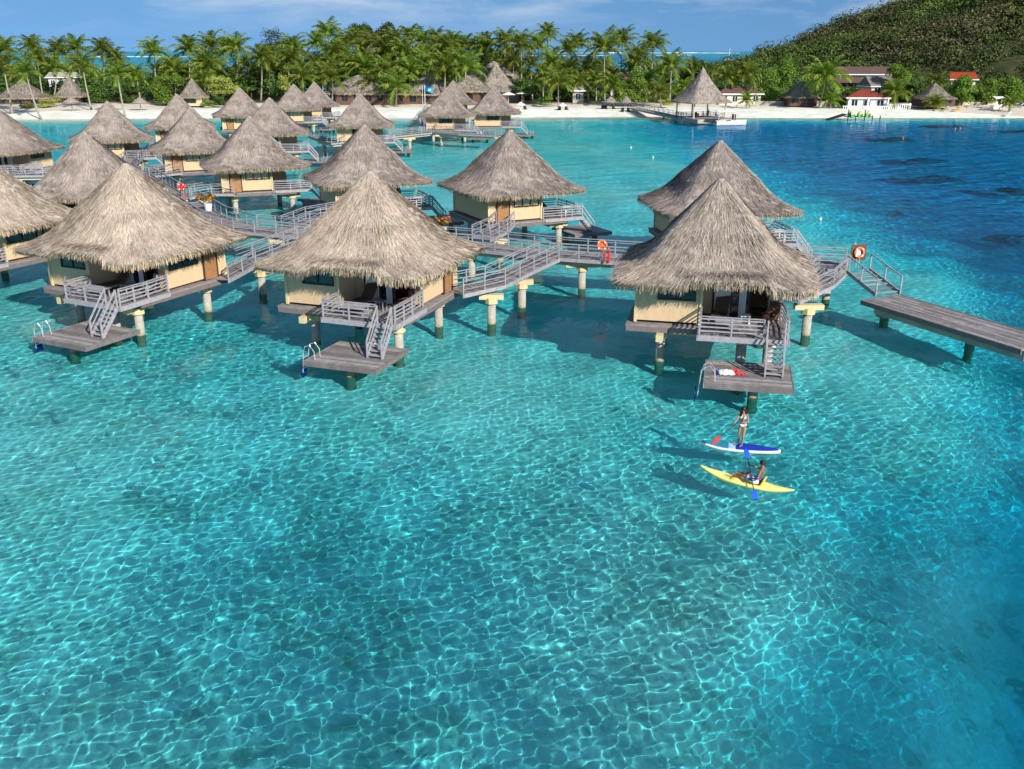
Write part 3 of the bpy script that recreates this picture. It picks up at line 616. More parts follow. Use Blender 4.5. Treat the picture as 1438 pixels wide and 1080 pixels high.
wet = t.ramp(t.m('MULTIPLY', t.m('ADD', sp.outputs[2], 1), .5), [(.50, (1,) * 3), (.62, (0,) * 3)]); c = t.mix(t.m('MULTIPLY', wet, .5), c, (.46, .40, .31, 1))
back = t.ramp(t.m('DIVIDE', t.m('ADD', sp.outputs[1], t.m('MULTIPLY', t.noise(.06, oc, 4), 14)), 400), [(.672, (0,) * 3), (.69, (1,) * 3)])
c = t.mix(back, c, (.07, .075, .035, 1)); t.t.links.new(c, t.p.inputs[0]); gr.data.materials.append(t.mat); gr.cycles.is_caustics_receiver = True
# far lagoon and open sea
m_ = MB(); ring = [(-60000, 262), (60000, 262), (60000, 60000), (-60000, 60000)]
sea = MB().add([(x, y, -.06) for x, y in ring], [(0, 1, 2, 3)]).build('far_sea', coralm); tag(sea, kind='structure')
t = material('far_lagoon_sea', .45, .25); oc = t.n('TexCoord').outputs[3]; sp = t.n('SeparateXYZ', {0: oc})
mpp = t.n('Mapping', {'Vector': oc}); mpp.inputs['Scale'].default_value = (.0012, .004, 1); nz = t.noise(1.0, mpp.outputs[0], 6, .6)
yy = t.m('ADD', t.m('ADD', sp.outputs[1], t.m('MULTIPLY', sp.outputs[0], 3.0)), t.m('MULTIPLY', t.m('SUBTRACT', nz, .5), 900))
c = t.ramp(nz, [(.35, (.0, .20, .33)), (.65, (.005, .30, .40))]); c = t.mix(t.ramp(t.m('DIVIDE', yy, 4000), [(.42, (0,) * 3), (.5, (1,) * 3)]), c, (.005, .075, .20, 1))
c = t.mix(t.ramp(t.m('DIVIDE', sp.outputs[0], 1200), [(.0, (0,) * 3), (.5, (1,) * 3)]), c, (.0, .24, .36, 1))
t.t.links.new(c, t.p.inputs[0]); b = t.n('Bump', {'Height': t.noise(.5, oc, 4), 'Strength': .4, 'Distance': .5}); t.t.links.new(b.outputs[0], t.p.inputs['Normal']); sea.data.materials[0] = t.mat
sf = MB(); rr_ = random.Random(8)
for k in range(70):
    x = -3600 + k * 62 + rr_.uniform(-20, 20); yb = 2700 + max(0, x + 600) * .9 + rr_.uniform(-60, 60)
    if rr_.random() < .8: sf.sphere((x, yb, .2), 1, 10, 4, (rr_.uniform(30, 70), 24, rr_.uniform(.8, 2.0)))
for k in range(40):
    x = 300 + k * 95 + rr_.uniform(-30, 30)
    if rr_.random() < .75: sf.sphere((x, 7800 + rr_.uniform(-200, 200), .3), 1, 10, 4, (rr_.uniform(50, 120), 60, rr_.uniform(2.0, 7.0)))
o = sf.build('reef_surf', simple('surf_foam', (.8, .82, .83), .9, .1)); tag(o, kind='stuff')

def hill_h(x, y):
    hx = np.interp(x, [60, 84, 100, 116, 130, 146, 156, 166, 190, 240, 300, 380, 460], [-3, -2.5, 2.0, 8.0, 13.0, 18, 21.5, 26.5, 36, 50, 60, 50, 30])
    yb = np.interp(x, [60, 120, 180, 420], [330, 312, 300, 292]); ft = npsm((y - yb) / 95) * .82 + .18 * npsm((y - yb - 20) / 170)
    bk = 1 - .5 * npsm((y - 470) / 150)
    h = hx * ft * bk; h = h + npsm((y - yb) / 40) * (1.3 * np.sin(x * .13 + y * .05) + 1.0 * np.sin(x * .07 - y * .11 + 1) + .8 * np.sin(x * .29 + 2) * np.sin(y * .21)) * np.clip(hx / 14, 0, 1)
    return h - 2.5 * (1 - npsm((y - yb + 12) / 14))
xs = np.arange(60, 461, 3.0); ys = np.arange(288, 640, 3.0); Xh, Yh = np.meshgrid(xs, ys); Zh = hill_h(Xh, Yh); nx, ny = len(xs), len(ys)
i = (np.arange(ny - 1)[:, None] * nx + np.arange(nx - 1)[None, :]).ravel()
hl = npmesh('hill', np.stack([Xh, Yh, Zh], -1).reshape(-1, 3), np.stack([i, i + 1, i + nx + 1, i + nx], -1), smooth=True); tag(hl, kind='structure')
t = material('dry_hillside', .95, .05); oc = t.n('TexCoord').outputs[3]
c = t.ramp(t.noise(.05, oc, 7, .68), [(.42, (.03, .038, .015)), (.54, (.07, .07, .03)), (.62, (.20, .14, .075)), (.74, (.28, .19, .10))]); t.t.links.new(c, t.p.inputs[0]); hl.data.materials.append(t.mat)

def leafcloud(cs, rad, n, size, rs, flat=1.0, up=.35, inner=.55):
    """leaf quads scattered in the outer shell of blobs. cs (k,3), rad (k,3)"""
    k = rs.choice(len(cs), n, p=(rad[:, 0] ** 2) / np.sum(rad[:, 0] ** 2)); d = rs.randn(n, 3); d /= np.linalg.norm(d, axis=1)[:, None]
    d[:, 2] = np.where(d[:, 2] < -.3, -d[:, 2] * .6, d[:, 2])
    P_ = cs[k] + d * rad[k] * (inner + (1 - inner) * rs.rand(n, 1) ** .5)
    nn = d + rs.randn(n, 3) * .55 + [0, 0, up]; nn /= np.linalg.norm(nn, axis=1)[:, None]
    a = np.cross(nn, rs.randn(n, 3)); a /= np.linalg.norm(a, axis=1)[:, None]; b_ = np.cross(nn, a); sz = size * rs.uniform(.5, 1.3, (n, 1))
    a *= sz; b_ *= sz * .55
    return np.stack([P_ - a, P_ - b_ * 1.0, P_ + a, P_ + b_], 1).reshape(-1, 3)
def quads(v): return np.arange(len(v)).reshape(-1, 4)

# scrub covering the hill
rs = np.random.RandomState(21); N = 15000; bx = 64 + 390 * rs.rand(N) ** 1.25; by = rs.uniform(292, 520, N); bz = hill_h(bx, by)
dn = np.sin(bx * .11 + by * .045) + np.sin(bx * .05 - by * .09 + 2) + .6 * np.sin(bx * .21 + 1) * np.sin(by * .17)
wob = 1 + .35 * np.sin(bx * .5) * np.sin(by * .45); c1 = ((bx - 146) / (17 * wob)) ** 2 + ((by - 350) / 9) ** 2 < 1; c2 = ((bx - 172) / (11 * wob)) ** 2 + ((by - 338) / 6) ** 2 < 1; c3 = ((bx - 118) / (7 * wob)) ** 2 + ((by - 338) / 7) ** 2 < 1; c4 = ((bx - 196) / (9 * wob)) ** 2 + ((by - 352) / 6) ** 2 < 1
keep = (dn + rs.rand(N) * 2.2 > -1.3) & (bz > .5) & ~((c1 | c2 | c3 | c4) & (rs.rand(N) < .93)); bx, by, bz = bx[keep], by[keep], bz[keep]
sz_ = np.exp(rs.randn(len(bx)) * .42) * 2.3 * (1 + 1.1 * (rs.rand(len(bx)) < .12)); sz_ = np.clip(sz_, 1.1, 7.5)
cs = np.stack([bx, by, bz + sz_ * .25], -1); rad = np.stack([sz_, sz_, sz_ * rs.uniform(.5, .85, len(bx))], -1)
rg2 = np.sin(bx * .06 + 1.5) + np.sin(by * .07 + bx * .02) + rs.randn(len(bx)) * .55; grp = np.where(rg2 > .3, 1, np.where(rg2 < -1.25, 2, 0))
for gi, (nm, mt, lab) in enumerate((('hill_scrub', island_mat('hill_scrub_leaf', [(0, (.03, .05, .014)), (.6, (.06, .09, .024)), (1, (.10, .13, .035))], .8, .1, .12), 'dark green scrub covering the hillside'),
                              ('hill_bushes', island_mat('hill_bush_leaf', [(0, (.045, .08, .016)), (.6, (.09, .14, .03)), (1, (.14, .19, .05))], .8, .1, .12), 'brighter green bushes on the hillside'),
                              ('dry_hill_scrub', island_mat('dry_scrub_leaf', [(0, (.05, .05, .022)), (.6, (.10, .095, .042)), (1, (.17, .15, .075))], .8, .1, .12), 'dry olive brown scrub on the hillside'))):
    k = grp == gi; v = leafcloud(cs[k], rad[k], int(420000 * k.mean()), .55, rs, inner=.75); o = npmesh(nm, v, quads(v), mt); tag(o, kind='stuff')

# ------------------------------------------------------------------ palms
def palm_crown(seed, wind=.5, n=24, L=4.3):
    rs = np.random.RandomState(seed); vs = []; rach = MB()
    for k in range(n):
        az = 2.39996 * k + rs.uniform(-.25, .25); el0 = math.radians(86 - 92 * (k / n) ** 1.0 + rs.uniform(-8, 8)); ln = L * rs.uniform(.8, 1.1); S = 11; p = np.zeros(3); el = el0; pts = [p.copy()]
        hd = np.array([math.cos(az), math.sin(az), 0.]); hd = hd + np.array([-wind * .55, wind * .25, 0]) * .5; hd /= np.linalg.norm(hd)
        for j in range(S):
            d = hd * math.cos(el) + np.array([0, 0, math.sin(el)]); p = p + d * ln / S; pts.append(p.copy()); el -= math.radians(7.0 + 2.5 * math.cos(el)) * (.35 + j / S * 1.1)
        pts = np.array(pts); rach.tube([tuple(q) for q in pts[::2]], [.06, .05, .04, .03, .02, .012][:len(pts[::2])], 3, False)
        side0 = np.cross(hd, [0, 0, 1.]); tt = np.repeat(np.linspace(.10, .99, 30), 2); sg = np.tile([-1., 1.], 30); m_ = len(tt)
        q = tt * S; j = np.minimum(q.astype(int), S - 1); f = (q - j)[:, None]; B0 = pts[j] * (1 - f) + pts[j + 1] * f; dr = pts[j + 1] - pts[j]; dr /= np.linalg.norm(dr, axis=1)[:, None]
        ll = (1.05 * np.sin(np.clip(tt * 2.6 + .35, 0, math.pi)) * .75 + .28) * rs.uniform(.85, 1.1, m_)
        d = dr * .55 + side0[None] * sg[:, None] * .8 + np.array([0, 0, -1.]) * rs.uniform(.12, .55, (m_, 1)); d /= np.linalg.norm(d, axis=1)[:, None]
        w_ = dr * rs.uniform(.055, .085, (m_, 1)); T_ = B0 + d * ll[:, None] + np.array([0, 0, -.12]); vs.append(np.stack([B0 - w_, B0 + w_, T_ + w_ * .3, T_ - w_ * .3], 1).reshape(-1, 3))
    v = np.concatenate(vs); return v, rach
CR = []
for k in range(7):
    v, ra = palm_crown(100 + k, wind=[.5, .9, .3, .7, 1.1, .5, .2][k], n=[24, 22, 27, 24, 20, 26, 23][k]); o = npmesh('crown', v, quads(v), M['palmleaf']); CR.append(o)
    rv, rf = ra.v, ra.f; bm_ = len(v)
    ro = ra.build('frond_stem', M['leafyellow'], o)
GP = 'coconut palms along the beach'
def trunk_mesh(h, lean):
    mb = MB(); pts = []; rad = []
    for k in range(8): f = k / 7; pts.append((-lean[0] * (1 - f) ** 1.7, -lean[1] * (1 - f) ** 1.7, -h * (1 - f))); rad.append(.24 * (1 - f) + .13 * f + (.12 if k == 0 else 0))
    mb.tube(pts, rad, 7); return mb
crown_used = set()
def palm(px, py, D, bx=None, sc_=1.0, label='', var=0):
    top = at(px, py + 4, D=D); gx = top.x if bx is None else at(bx, 150, D=D).x; g_ = gz(gx, D) - .15; h = max(2.0, top.z - g_)
    r = empty('coconut_palm', (gx, top.y, g_), 0, label, 'palm', GP)
    tk = trunk_mesh(h, (top.x - gx, 0)).xf(lambda q: q + Vector((top.x - gx, 0, h))).build('trunk', M['palmwood'], r, True)
    c = CR[var % 7]
    if var % 7 not in crown_used: crown_used.add(var % 7); o = c
    else: o = copy_tree(c)
    o.parent = r; o.location = (top.x - gx, 0, h); o.rotation_euler = (0, 0, (h2(px, py) - .5) * 1.1); o.scale = (sc_,) * 3
    n_ = MB()
    for k in range(6): a = k * 1.05; n_.sphere((top.x - gx + .28 * math.cos(a), .28 * math.sin(a), h - .35 - .1 * (k % 2)), .15, 6, 4)
    n_.build('coconuts', M['orange'] if var % 3 == 0 else M['leafyellow'], r)
    return r
def Db(by): return at(700, by, 1.4).y
# (crown px, crown py, base px or None, base py or None (behind: distance), scale)
PALMS = [
 (8, 67, None, 285, 1.1), (5, 90, 16, Db(156), 1.0), (45, 63, None, 290, 1.1), (52, 80, 62, 262, 1.05), (37, 99, 55, Db(159), 1.05), (83, 70, None, 285, 1.15), (78, 92, 75, 268, 1.0), (107, 65, None, 292, 1.1), (116, 90, 128, Db(153), 1.0),
 (143, 68, 149, 282, 1.1), (160, 77, None, 290, 1.0), (165, 102, 174, Db(157), .95), (192, 106, 199, 262, .95), (216, 70, 219, 278, 1.1), (24, 104, None, 285, .9), (130, 104, None, 280, .8),
 (265, 66, 265, 285, 1.15), (245, 95, 247, 275, .95), (297, 62, None, 290, 1.1), (293, 90, 292, 268, 1.25), (287, 113, None, 262, 1.0), (332, 66, 332, 282, 1.15), (343, 88, 342, 285, .9), (367, 79, 367, 275, 1.15), (378, 92, 378, 285, .95), (405, 86, 406, 285, .85), (412, 64, None, 295, 1.0), (318, 66, None, 298, 1.0),
 (425, 105, None, 268, 1.05), (442, 84, 443, 288, .9), (445, 58, 446, 296, 1.1), (461, 45, None, 310, 1.15), (467, 106, 466, 256, 1.15), (482, 70, None, 292, 1.1), (495, 58, None, 300, 1.15), (493, 88, None, 275, 1.15), (503, 47, None, 312, 1.0),
 (512, 92, None, 270, 1.15), (522, 58, None, 302, 1.15), (522, 112, 529, Db(147), 1.0), (541, 69, None, 288, 1.2), (556, 54, 557, 300, 1.05), (557, 119, 556, 254, 1.25), (577, 49, None, 306, 1.05), (575, 98, None, 264, 1.2), (593, 54, 594, 296, 1.05), (597, 84, 598, 270, 1.05), (612, 53, None, 304, 1.05),
 (625, 93, 623, 258, 1.25), (636, 58, None, 298, 1.1), (654, 92, 649, 260, 1.2), (653, 64, None, 296, 1.05), (677, 63, None, 296, 1.05), (543, 95, None, 262, 1.1), (626, 62, None, 288, 1.0), (568, 72, None, 284, 1.1), (607, 72, None, 288, 1.0), (470, 88, None, 280, 1.0), (452, 100, None, 275, .95), (640, 80, None, 280, 1.0),
 (683, 62, None, 290, 1.1), (709, 57, 709, 285, 1.15), (732, 62, 733, 268, 1.2), (756, 62, None, 290, 1.05), (746, 88, 748, 268, .95), (769, 44, 769, 300, 1.0), (784, 113, 784, 254, 1.25), (775, 84, None, 280, 1.0), (799, 66, None, 290, 1.05), (812, 58, 812, 300, 1.0), (721, 82, None, 282, .9), (796, 95, None, 275, .9), (763, 105, None, 268, .9),
 (849, 66, 849, 270, 1.35), (825, 95, 826, 272, 1.05), (874, 54, 870, 288, 1.1), (861, 118, 862, 256, 1.1), (894, 84, None, 278, 1.05), (900, 76, None, 282, 1.1), (917, 60, None, 290, 1.1), (943, 90, 940, Db(147), 1.1), (927, 126, 929, 254, .95), (909, 112, None, 268, .95), (838, 112, None, 268, .85), (812, 112, None, 266, .85), (960, 120, None, 262, .8),
 (1019, 105, 1017, 262, .9), (1047, 102, 1044, 262, 1.0), (1049, 137, 1049, 248, .7), (1159, 108, 1149, Db(151), 1.35), (1167, 139, 1166, 248, .75), (1257, 127, 1256, 247, 1.05), (1317, 116, 1317, 262, 1.0), (1312, 149, 1311, 242, .75), (1417, 151, 1418, 242, .65)]
LMK = [(0, 75, 'the large thatched house far left'), (75, 150, 'the left thatched sunshade'), (150, 225, 'the second left beach sunshade'), (225, 320, 'the yellow green bush'), (320, 400, 'the small orange parasols'), (400, 480, 'the closest pair of back roofs'), (480, 560, 'the long restaurant roof'), (560, 640, 'the blue flag'),
       (640, 720, 'the twin restaurant gables'), (720, 790, 'the white beach parasols'), (790, 880, 'the open beach sunshades'), (880, 960, 'the pier of the pavilion'), (960, 1100, 'the trees right of the pavilion'), (1100, 1230, 'the house with the red hip roof'), (1230, 1500, 'the far right sun loungers')]
ORD = ['first', 'second', 'third', 'fourth', 'fifth', 'sixth', 'seventh', 'eighth', 'ninth', 'tenth', 'eleventh']
cells = {}
for q in PALMS:
    for l in LMK:
        if l[0] <= q[0] < l[1]:
            kind = 'tall' if q[1] < 75 else 'middle height' if q[1] < 100 else 'low'; cells.setdefault((l[2], kind), []).append(q[0]); break
for n_, q in enumerate(PALMS):
    for l in LMK:
        if l[0] <= q[0] < l[1]: break
    kind = 'tall' if q[1] < 75 else 'middle height' if q[1] < 100 else 'low'; cell = sorted(cells[(l[2], kind)]); i = cell.index(q[0])
    lab = f'{kind} palm near {l[2]}' if len(cell) == 1 else f'{kind} palm near {l[2]}, {ORD[i]} from left'
    palm(q[0], q[1], q[3], q[2], q[4] * (1.1 + .24 * h2(q[0], q[1])), lab, n_)

# ------------------------------------------------------------------ broadleaf trees
def tree(name, px, ytop, ybot, wpx, D, mat, label, group=None, n=2600, size=.30, cat='tree', trunk=True, blobs=16, seed=None, shape=1.0):
    seed = seed or int(px * 7 + ytop); rs = np.random.RandomState(seed); top = at(px, ytop, D=D); k = D / F; W = wpx * k / 2 * 1.0; g_ = gz(top.x, D) if px < 1090 or ybot > 118 else at(px, ybot, D=D).z
    bot = max(g_, at(px, ybot, D=D).z); Hh = top.z - bot
    r = empty(name, (top.x, D, g_), 0, label, cat, group)
    c = rs.randn(blobs, 3); c /= np.linalg.norm(c, axis=1)[:, None]; c *= rs.uniform(.3, .78, (blobs, 1)); c[:, 2] = np.where(np.arange(blobs) < 5, -.72, c[:, 2])
    cs = c * [W, W * .8, Hh * .50] + [0, 0, bot - g_ + Hh * .50]; rad = np.stack([W * rs.uniform(.32, .52, blobs)] * 2 + [Hh * rs.uniform(.18, .30, blobs)], -1)
    v = leafcloud(cs, rad, n, size, rs); o = npmesh('crown', v, quads(v), mat, parent=r)
    if trunk:
        mb = MB(); hh = bot - g_ + Hh * .6; mb.tube([(0, 0, -.3), (.15, 0, hh * .5), (0, .1, hh)], [.28, .2, .08], 7)
        for a in range(5): mb.tube([(.1, 0, hh * (.35 + .08 * a)), (W * .5 * math.cos(a * 1.3), W * .4 * math.sin(a * 1.3), hh * (.75 + .06 * a))], [.12, .04], 5)
        mb.build('trunk', M['treewood'], r, True)
    return r
GT = 'broadleaf trees and bushes behind the beach'
T_ = tree
T_('leafy_tree', 228, 100, 148, 48, 256, M['leafbright'], 'bright green bushy tree left of the stone coloured hut on the left beach', GT, 4000)
T_('leafy_tree', 134, 112, 146, 44, 262, M['leaf'], 'dense green bush behind the left thatched sunshade', GT, 3000)
T_('leafy_tree', 183, 116, 146, 34, 262, M['leaf'], 'dark green bush behind the second sunshade on the left beach', GT)
T_('leafy_tree', 8, 108, 146, 40, 268, M['leaf'], 'green tree left of the large thatched house on the far left', GT)
T_('flowering_bush', 309, 104, 134, 46, 256, M['leafyellow'], 'rounded yellow green bush beside the small hut on the left beach', GT, 3600, .24)
T_('leafy_bush', 397, 102, 128, 17, 262, M['leafyellow'], 'slim pale yellow bush right of the small orange parasols', GT, 1200, .24)
T_('round_hedge', 291, 138, 150, 18, 249, M['leafbright'], 'low round clipped hedge on the sand beside the small hut', GT, 1500, .16, 'bush', False, 10)
T_('leafy_bush', 308, 133, 149, 22, 251, M['leaf'], 'dark round bush right of the clipped hedge', GT, 1500, .2, 'bush', False, 10)
T_('leafy_bush', 68, 137, 150, 34, 250, M['leafyellow'], 'long low yellow green hedge right of the large thatched house', GT, 1500, .2, 'bush', False, 12)
T_('leafy_bush', 40, 144, 154, 26, 248, M['leaf'], 'low green bush in front of the large thatched house', GT, 1000, .2, 'bush', False, 10)
T_('casuarina', 385, 38, 80, 44, 318, M['leafdark'], 'wispy grey green casuarina rising behind the left palms', GT, 2600, .26, 'tree', True, 22)
T_('casuarina', 508, 30, 70, 42, 330, M['leafdark'], 'dark feathery tree, left crest of the highest clump in the middle', GT, 3600, .34, 'tree', True, 20)
T_('casuarina', 540, 27, 72, 36, 330, M['leafdark'], 'dark feathery tree, right crest of the highest clump in the middle', GT, 3600, .34, 'tree', True, 20)
T_('casuarina', 478, 42, 76, 30, 325, M['leafdark'], 'dark tree left of the highest clump in the middle', GT, 2200, .34)
T_('leafy_tree', 735, 110, 134, 38, 262, M['leaf'], 'dark green tree between the twin gables and white parasols', GT, 2600)
T_('leafy_tree', 886, 98, 146, 52, 256, M['leafbright'], 'large rounded bright green tree left of the pavilion pier', GT, 5000)
T_('leafy_tree', 350, 106, 128, 30, 280, M['leaf'], 'dark tree behind the small orange parasols', GT)
T_('leafy_tree', 985, 88, 130, 54, 290, M['leaf'], 'green tree crest directly behind the tip of the pavilion roof', GT, 3600)
T_('leafy_tree', 1030, 92, 140, 44, 285, M['leaf'], 'dark green tree right of the pavilion roof', GT, 3000)
T_('leafy_tree', 1074, 92, 146, 52, 262, M['leafbright'], 'light green broad tree on the beach edge right of two palms', GT, 4600)
T_('leafy_tree', 1097, 84, 146, 50, 275, M['leafbright'], 'light green tree at the foot of the hill left of the grey hut', GT, 4600)
T_('leafy_tree', 1112, 78, 118, 40, 300, M['leaf'], 'darker tree on the hill foot above the grey hut', GT, 3000)
T_('leafy_tree', 1262, 88, 142, 40, 262, M['leafbright'], 'tall bright green tree right of the brown roofed building', GT, 4600)
T_('leafy_tree', 1285, 96, 140, 34, 275, M['leaf'], 'green tree between the bright tall tree and red roof', GT, 3000)
T_('leafy_tree', 1357, 104, 148, 42, 256, M['leafbright'], 'broad round green tree right of the thatched beach hut', GT, 4600)
T_('leafy_tree', 1392, 106, 146, 40, 258, M['leafbright'], 'broad green tree right of the centre of the far right grove', GT, 4200)
T_('leafy_tree', 1428, 106, 146, 42, 258, M['leafbright'], 'broad green tree at the right edge above the blue chairs', GT, 4200)
T_('leafy_tree', 1222, 132, 146, 14, 250, M['leafbright'], 'small green shrub in front of the white veranda', GT, 700, .2, 'bush', False, 8)
T_('leafy_tree', 1190, 124, 150, 22, 250, M['leaf'], 'dark shrub left of the white veranda house', GT, 1500, .25)
T_('leafy_bush', 935, 138, 148, 24, 250, M['leafyellow'], 'small yellow green bush by the pavilion pier', GT, 900, .2, 'bush', False, 10)
T_('leafy_bush', 765, 134, 146, 26, 254, M['leafbright'], 'green shrubbery under the palm by the white parasols', GT, 1200, .22, 'bush', False, 10)
# undergrowth: the green mass between the palm trunks
rs = np.random.RandomState(31); N = 2200; bx = rs.uniform(-190, 250, N); by = rs.uniform(272, 366, N); dens = 1.0 - .75 * npsm((bx - 8) / 22) * npsm((78 - bx) / 20) * npsm((by - 295) / 20)
k = rs.rand(N) < dens; bx, by = bx[k], by[k]; hh = rs.uniform(2.6, 7.5, len(bx)) + 3.6 * npsm((bx + 78) / 22) * npsm((5 - bx) / 18)
hh *= np.where((bx > 10) & (bx < 90), .6, 1); by = np.where(bx > 90, 262 + (by - 272) * .5, by); hh *= np.where(bx > 90, .55, 1)
cs = np.stack([bx, by, 1.2 + hh * .6], -1); rad = np.stack([rs.uniform(1.8, 3.6, len(bx))] * 2 + [hh * .62], -1)
v = leafcloud(cs, rad, 170000, .5, rs, inner=.75); o = npmesh('undergrowth', v, quads(v), M['leaf']); tag(o, kind='stuff')
# a dark background belt of palms too dense to count in the middle of the grove
v0 = CR[0].data; co = np.empty(len(v0.vertices) * 3, np.float32); v0.vertices.foreach_get('co', co); co = co.reshape(-1, 3); VV = []
for k in range(170):
    x = rs.uniform(-82, 2) if k < 70 else rs.uniform(-200, 62); y = rs.uniform(285, 345); zc = rs.uniform(7, 15) if k < 70 else rs.uniform(5, 10.5); a = rs.uniform(0, 6.28); c_, s__ = math.cos(a), math.sin(a)
    VV.append((co @ np.array([[c_, s__, 0], [-s__, c_, 0], [0, 0, 1]])) * rs.uniform(1.0, 1.3) + [x, y, zc])
v = np.concatenate(VV); o = npmesh('grove_foliage', v, quads(v), M['palmleaf']); tag(o, kind='stuff')
#PART4
# ------------------------------------------------------------------ thatched pavilion, its pier and boat
def th_small(name, half, rise, z0, parent, n=2200, seed=9, p=3.0, prof=None, hang=.3, blade=(.06, .7), mat=None):
    return thatch(name, n, half, rise, z0, False, seed, mat, parent, blade, n // 4, p, prof or (lambda t: .02 + .98 * t), True, hang)
pc = at(983, 163, 1.2); pv = empty('thatched_pavilion', (pc.x, pc.y, 0), R(20), 'open thatched pavilion with tall steep roof on a deck over the water', 'pavilion')
th_small('thatched_roof', 5.4, 7.3, 4.3, pv, 5200, 8, 9.0, lambda t: .02 + .98 * (t * .62 + .38 * t ** 2.2))
mb = MB(); mb.box((0, -1.5, .82), (9.6, 11.5, .35)); mb.build('deck', M['deckwood'], pv)
mb = MB(); mb.box((0, -7.28, .55), (9.7, .1, .8)); mb.box((4.86, -1.5, .55), (.1, 11.5, .8)); mb.box((-4.86, -1.5, .55), (.1, 11.5, .8)); mb.build('deck_skirt', M['stone'], pv)
for x in (-4, 0, 4):
    for y in (-4, 3.6):
        if x or y > 0: MB().tube([(x, y, .9), (x, y, 4.6)], .17, 8).build('post', M['yellow'], pv)
for x in (-4.2, 0, 4.2):
    for y in (-6.6, 3.6): MB().tube([(x, y, -5), (x, y, .6)], .22, 8).build('pile', M['pile'], pv, recv=True)
railing([(-4.2, -3.9), (-4.2, 3.8), (4.2, 3.8), (4.2, -3.9)], 1.0, parent=pv, rails=3)
def ploc(x, y, z_=1.0): a = R(20); return (pc.x + x * math.cos(a) - y * math.sin(a), pc.y + x * math.sin(a) + y * math.cos(a), z_)
def wicker_chair(p, rz, label, group, mat='wicker', cat='chair', s=1.0):
    r = empty('beach_chair', p, rz, label, cat, group)
    MB().box((0, 0, .36 * s), (.6 * s, .6 * s, .14 * s)).build('seat', M[mat], r, bevel=.02)
    MB().beam((0, .28 * s, .36 * s), (0, .48 * s, 1.05 * s), .6 * s, .10 * s).build('backrest', M[mat], r)
    for x in (-.3, .3): MB().box((x * s, 0, .55 * s), (.08 * s, .56 * s, .06 * s)).build('armrest', M[mat], r)
    for x, y in ((-.26, -.26), (.26, -.26), (-.26, .26), (.26, .26)): MB().box((x * s, y * s, .15 * s), (.06, .06, .3 * s)).build('leg', M[mat], r)
    return r
GC = 'chairs under the pavilion roof'
wicker_chair(ploc(-2.4, -2.6), R(200), 'dark chair under the pavilion roof, left front', GC)
wicker_chair(ploc(-.8, .2), R(20), 'dark chair under the pavilion roof by the inner table', GC)
wicker_chair(ploc(2.9, -2.6), R(100), 'brown armchair beside the right front post of the pavilion', GC, 'brown')
tb = empty('round_table', ploc(1.6, -.6), 0, 'small dark table under the pavilion roof', 'table'); MB().tube([(0, 0, .72), (0, 0, .78)], .6, 14).build('table_top', M['wicker'], tb); MB().tube([(0, 0, 0), (0, 0, .72)], .06, 6).build('leg', M['wicker'], tb)
walkway('pavilion_pier', [P(890, 151, 1.7), P(918, 157, 1.5), tuple(ploc(-4.6, 1.5)[:2])], 'short sloping pier from the sand to the thatched pavilion', 2.4, zs=[1.7, 1.5, 1.0], cat='pier', post_step=2.5, piles=[P(915, 160, 0), P(932, 165, 0)])
bp = at(1026, 174, .2); bo = empty('water_taxi', (bp.x, bp.y, 0), R(8), 'white motorboat with flat canopy moored at the pavilion', 'boat')
def hull(L, W, h, n=12, sheer=.25, flat=.0):
    mb = MB(); vs = []; m_ = 9
    for i in range(n + 1):
        f = i / n; w_ = W / 2 * (min(1, (1 - f) * 2.4) ** .6 if f > .45 else 1) * (.9 + .1 * min(1, f * 5)); zt = h + sheer * f * f
        for k in range(m_): a = math.pi * k / (m_ - 1); vs.append((-L / 2 + L * f, -w_ * math.cos(a), zt - (zt + .3) * (math.sin(a) ** .6) * (1 - .5 * max(0, f - .6))))
    fs = [(i * m_ + k, i * m_ + k + 1, (i + 1) * m_ + k + 1, (i + 1) * m_ + k) for i in range(n) for k in range(m_ - 1)] + [tuple(range(m_))]
    return mb.add(vs, fs)
o = hull(7, 2.7, .8).build('hull', M['white'], bo, True)
MB().box((-.6, 0, .7), (4.6, 2.1, .08)).build('cockpit_floor', M['deckwood'], bo)
MB().box((-1.5, 0, 2.9), (3.8, 2.6, .12)).build('canopy', M['white'], bo, bevel=.03)
for x in (-3.2, .2):
    for y in (-1.25, 1.25): MB().tube([(x, y, .9), (x, y, 2.7)], .05, 6).build('canopy_post', M['white'], bo)
mb = MB(); mb.beam((.6, -1.1, 1.6), (.6, 1.1, 1.6), .06, 1.3); mb.build('windscreen', M['glass'], bo)
MB().box((-3.7, 0, .9), (.5, .5, .9)).build('outboard_motor', M['black'], bo, bevel=.05)

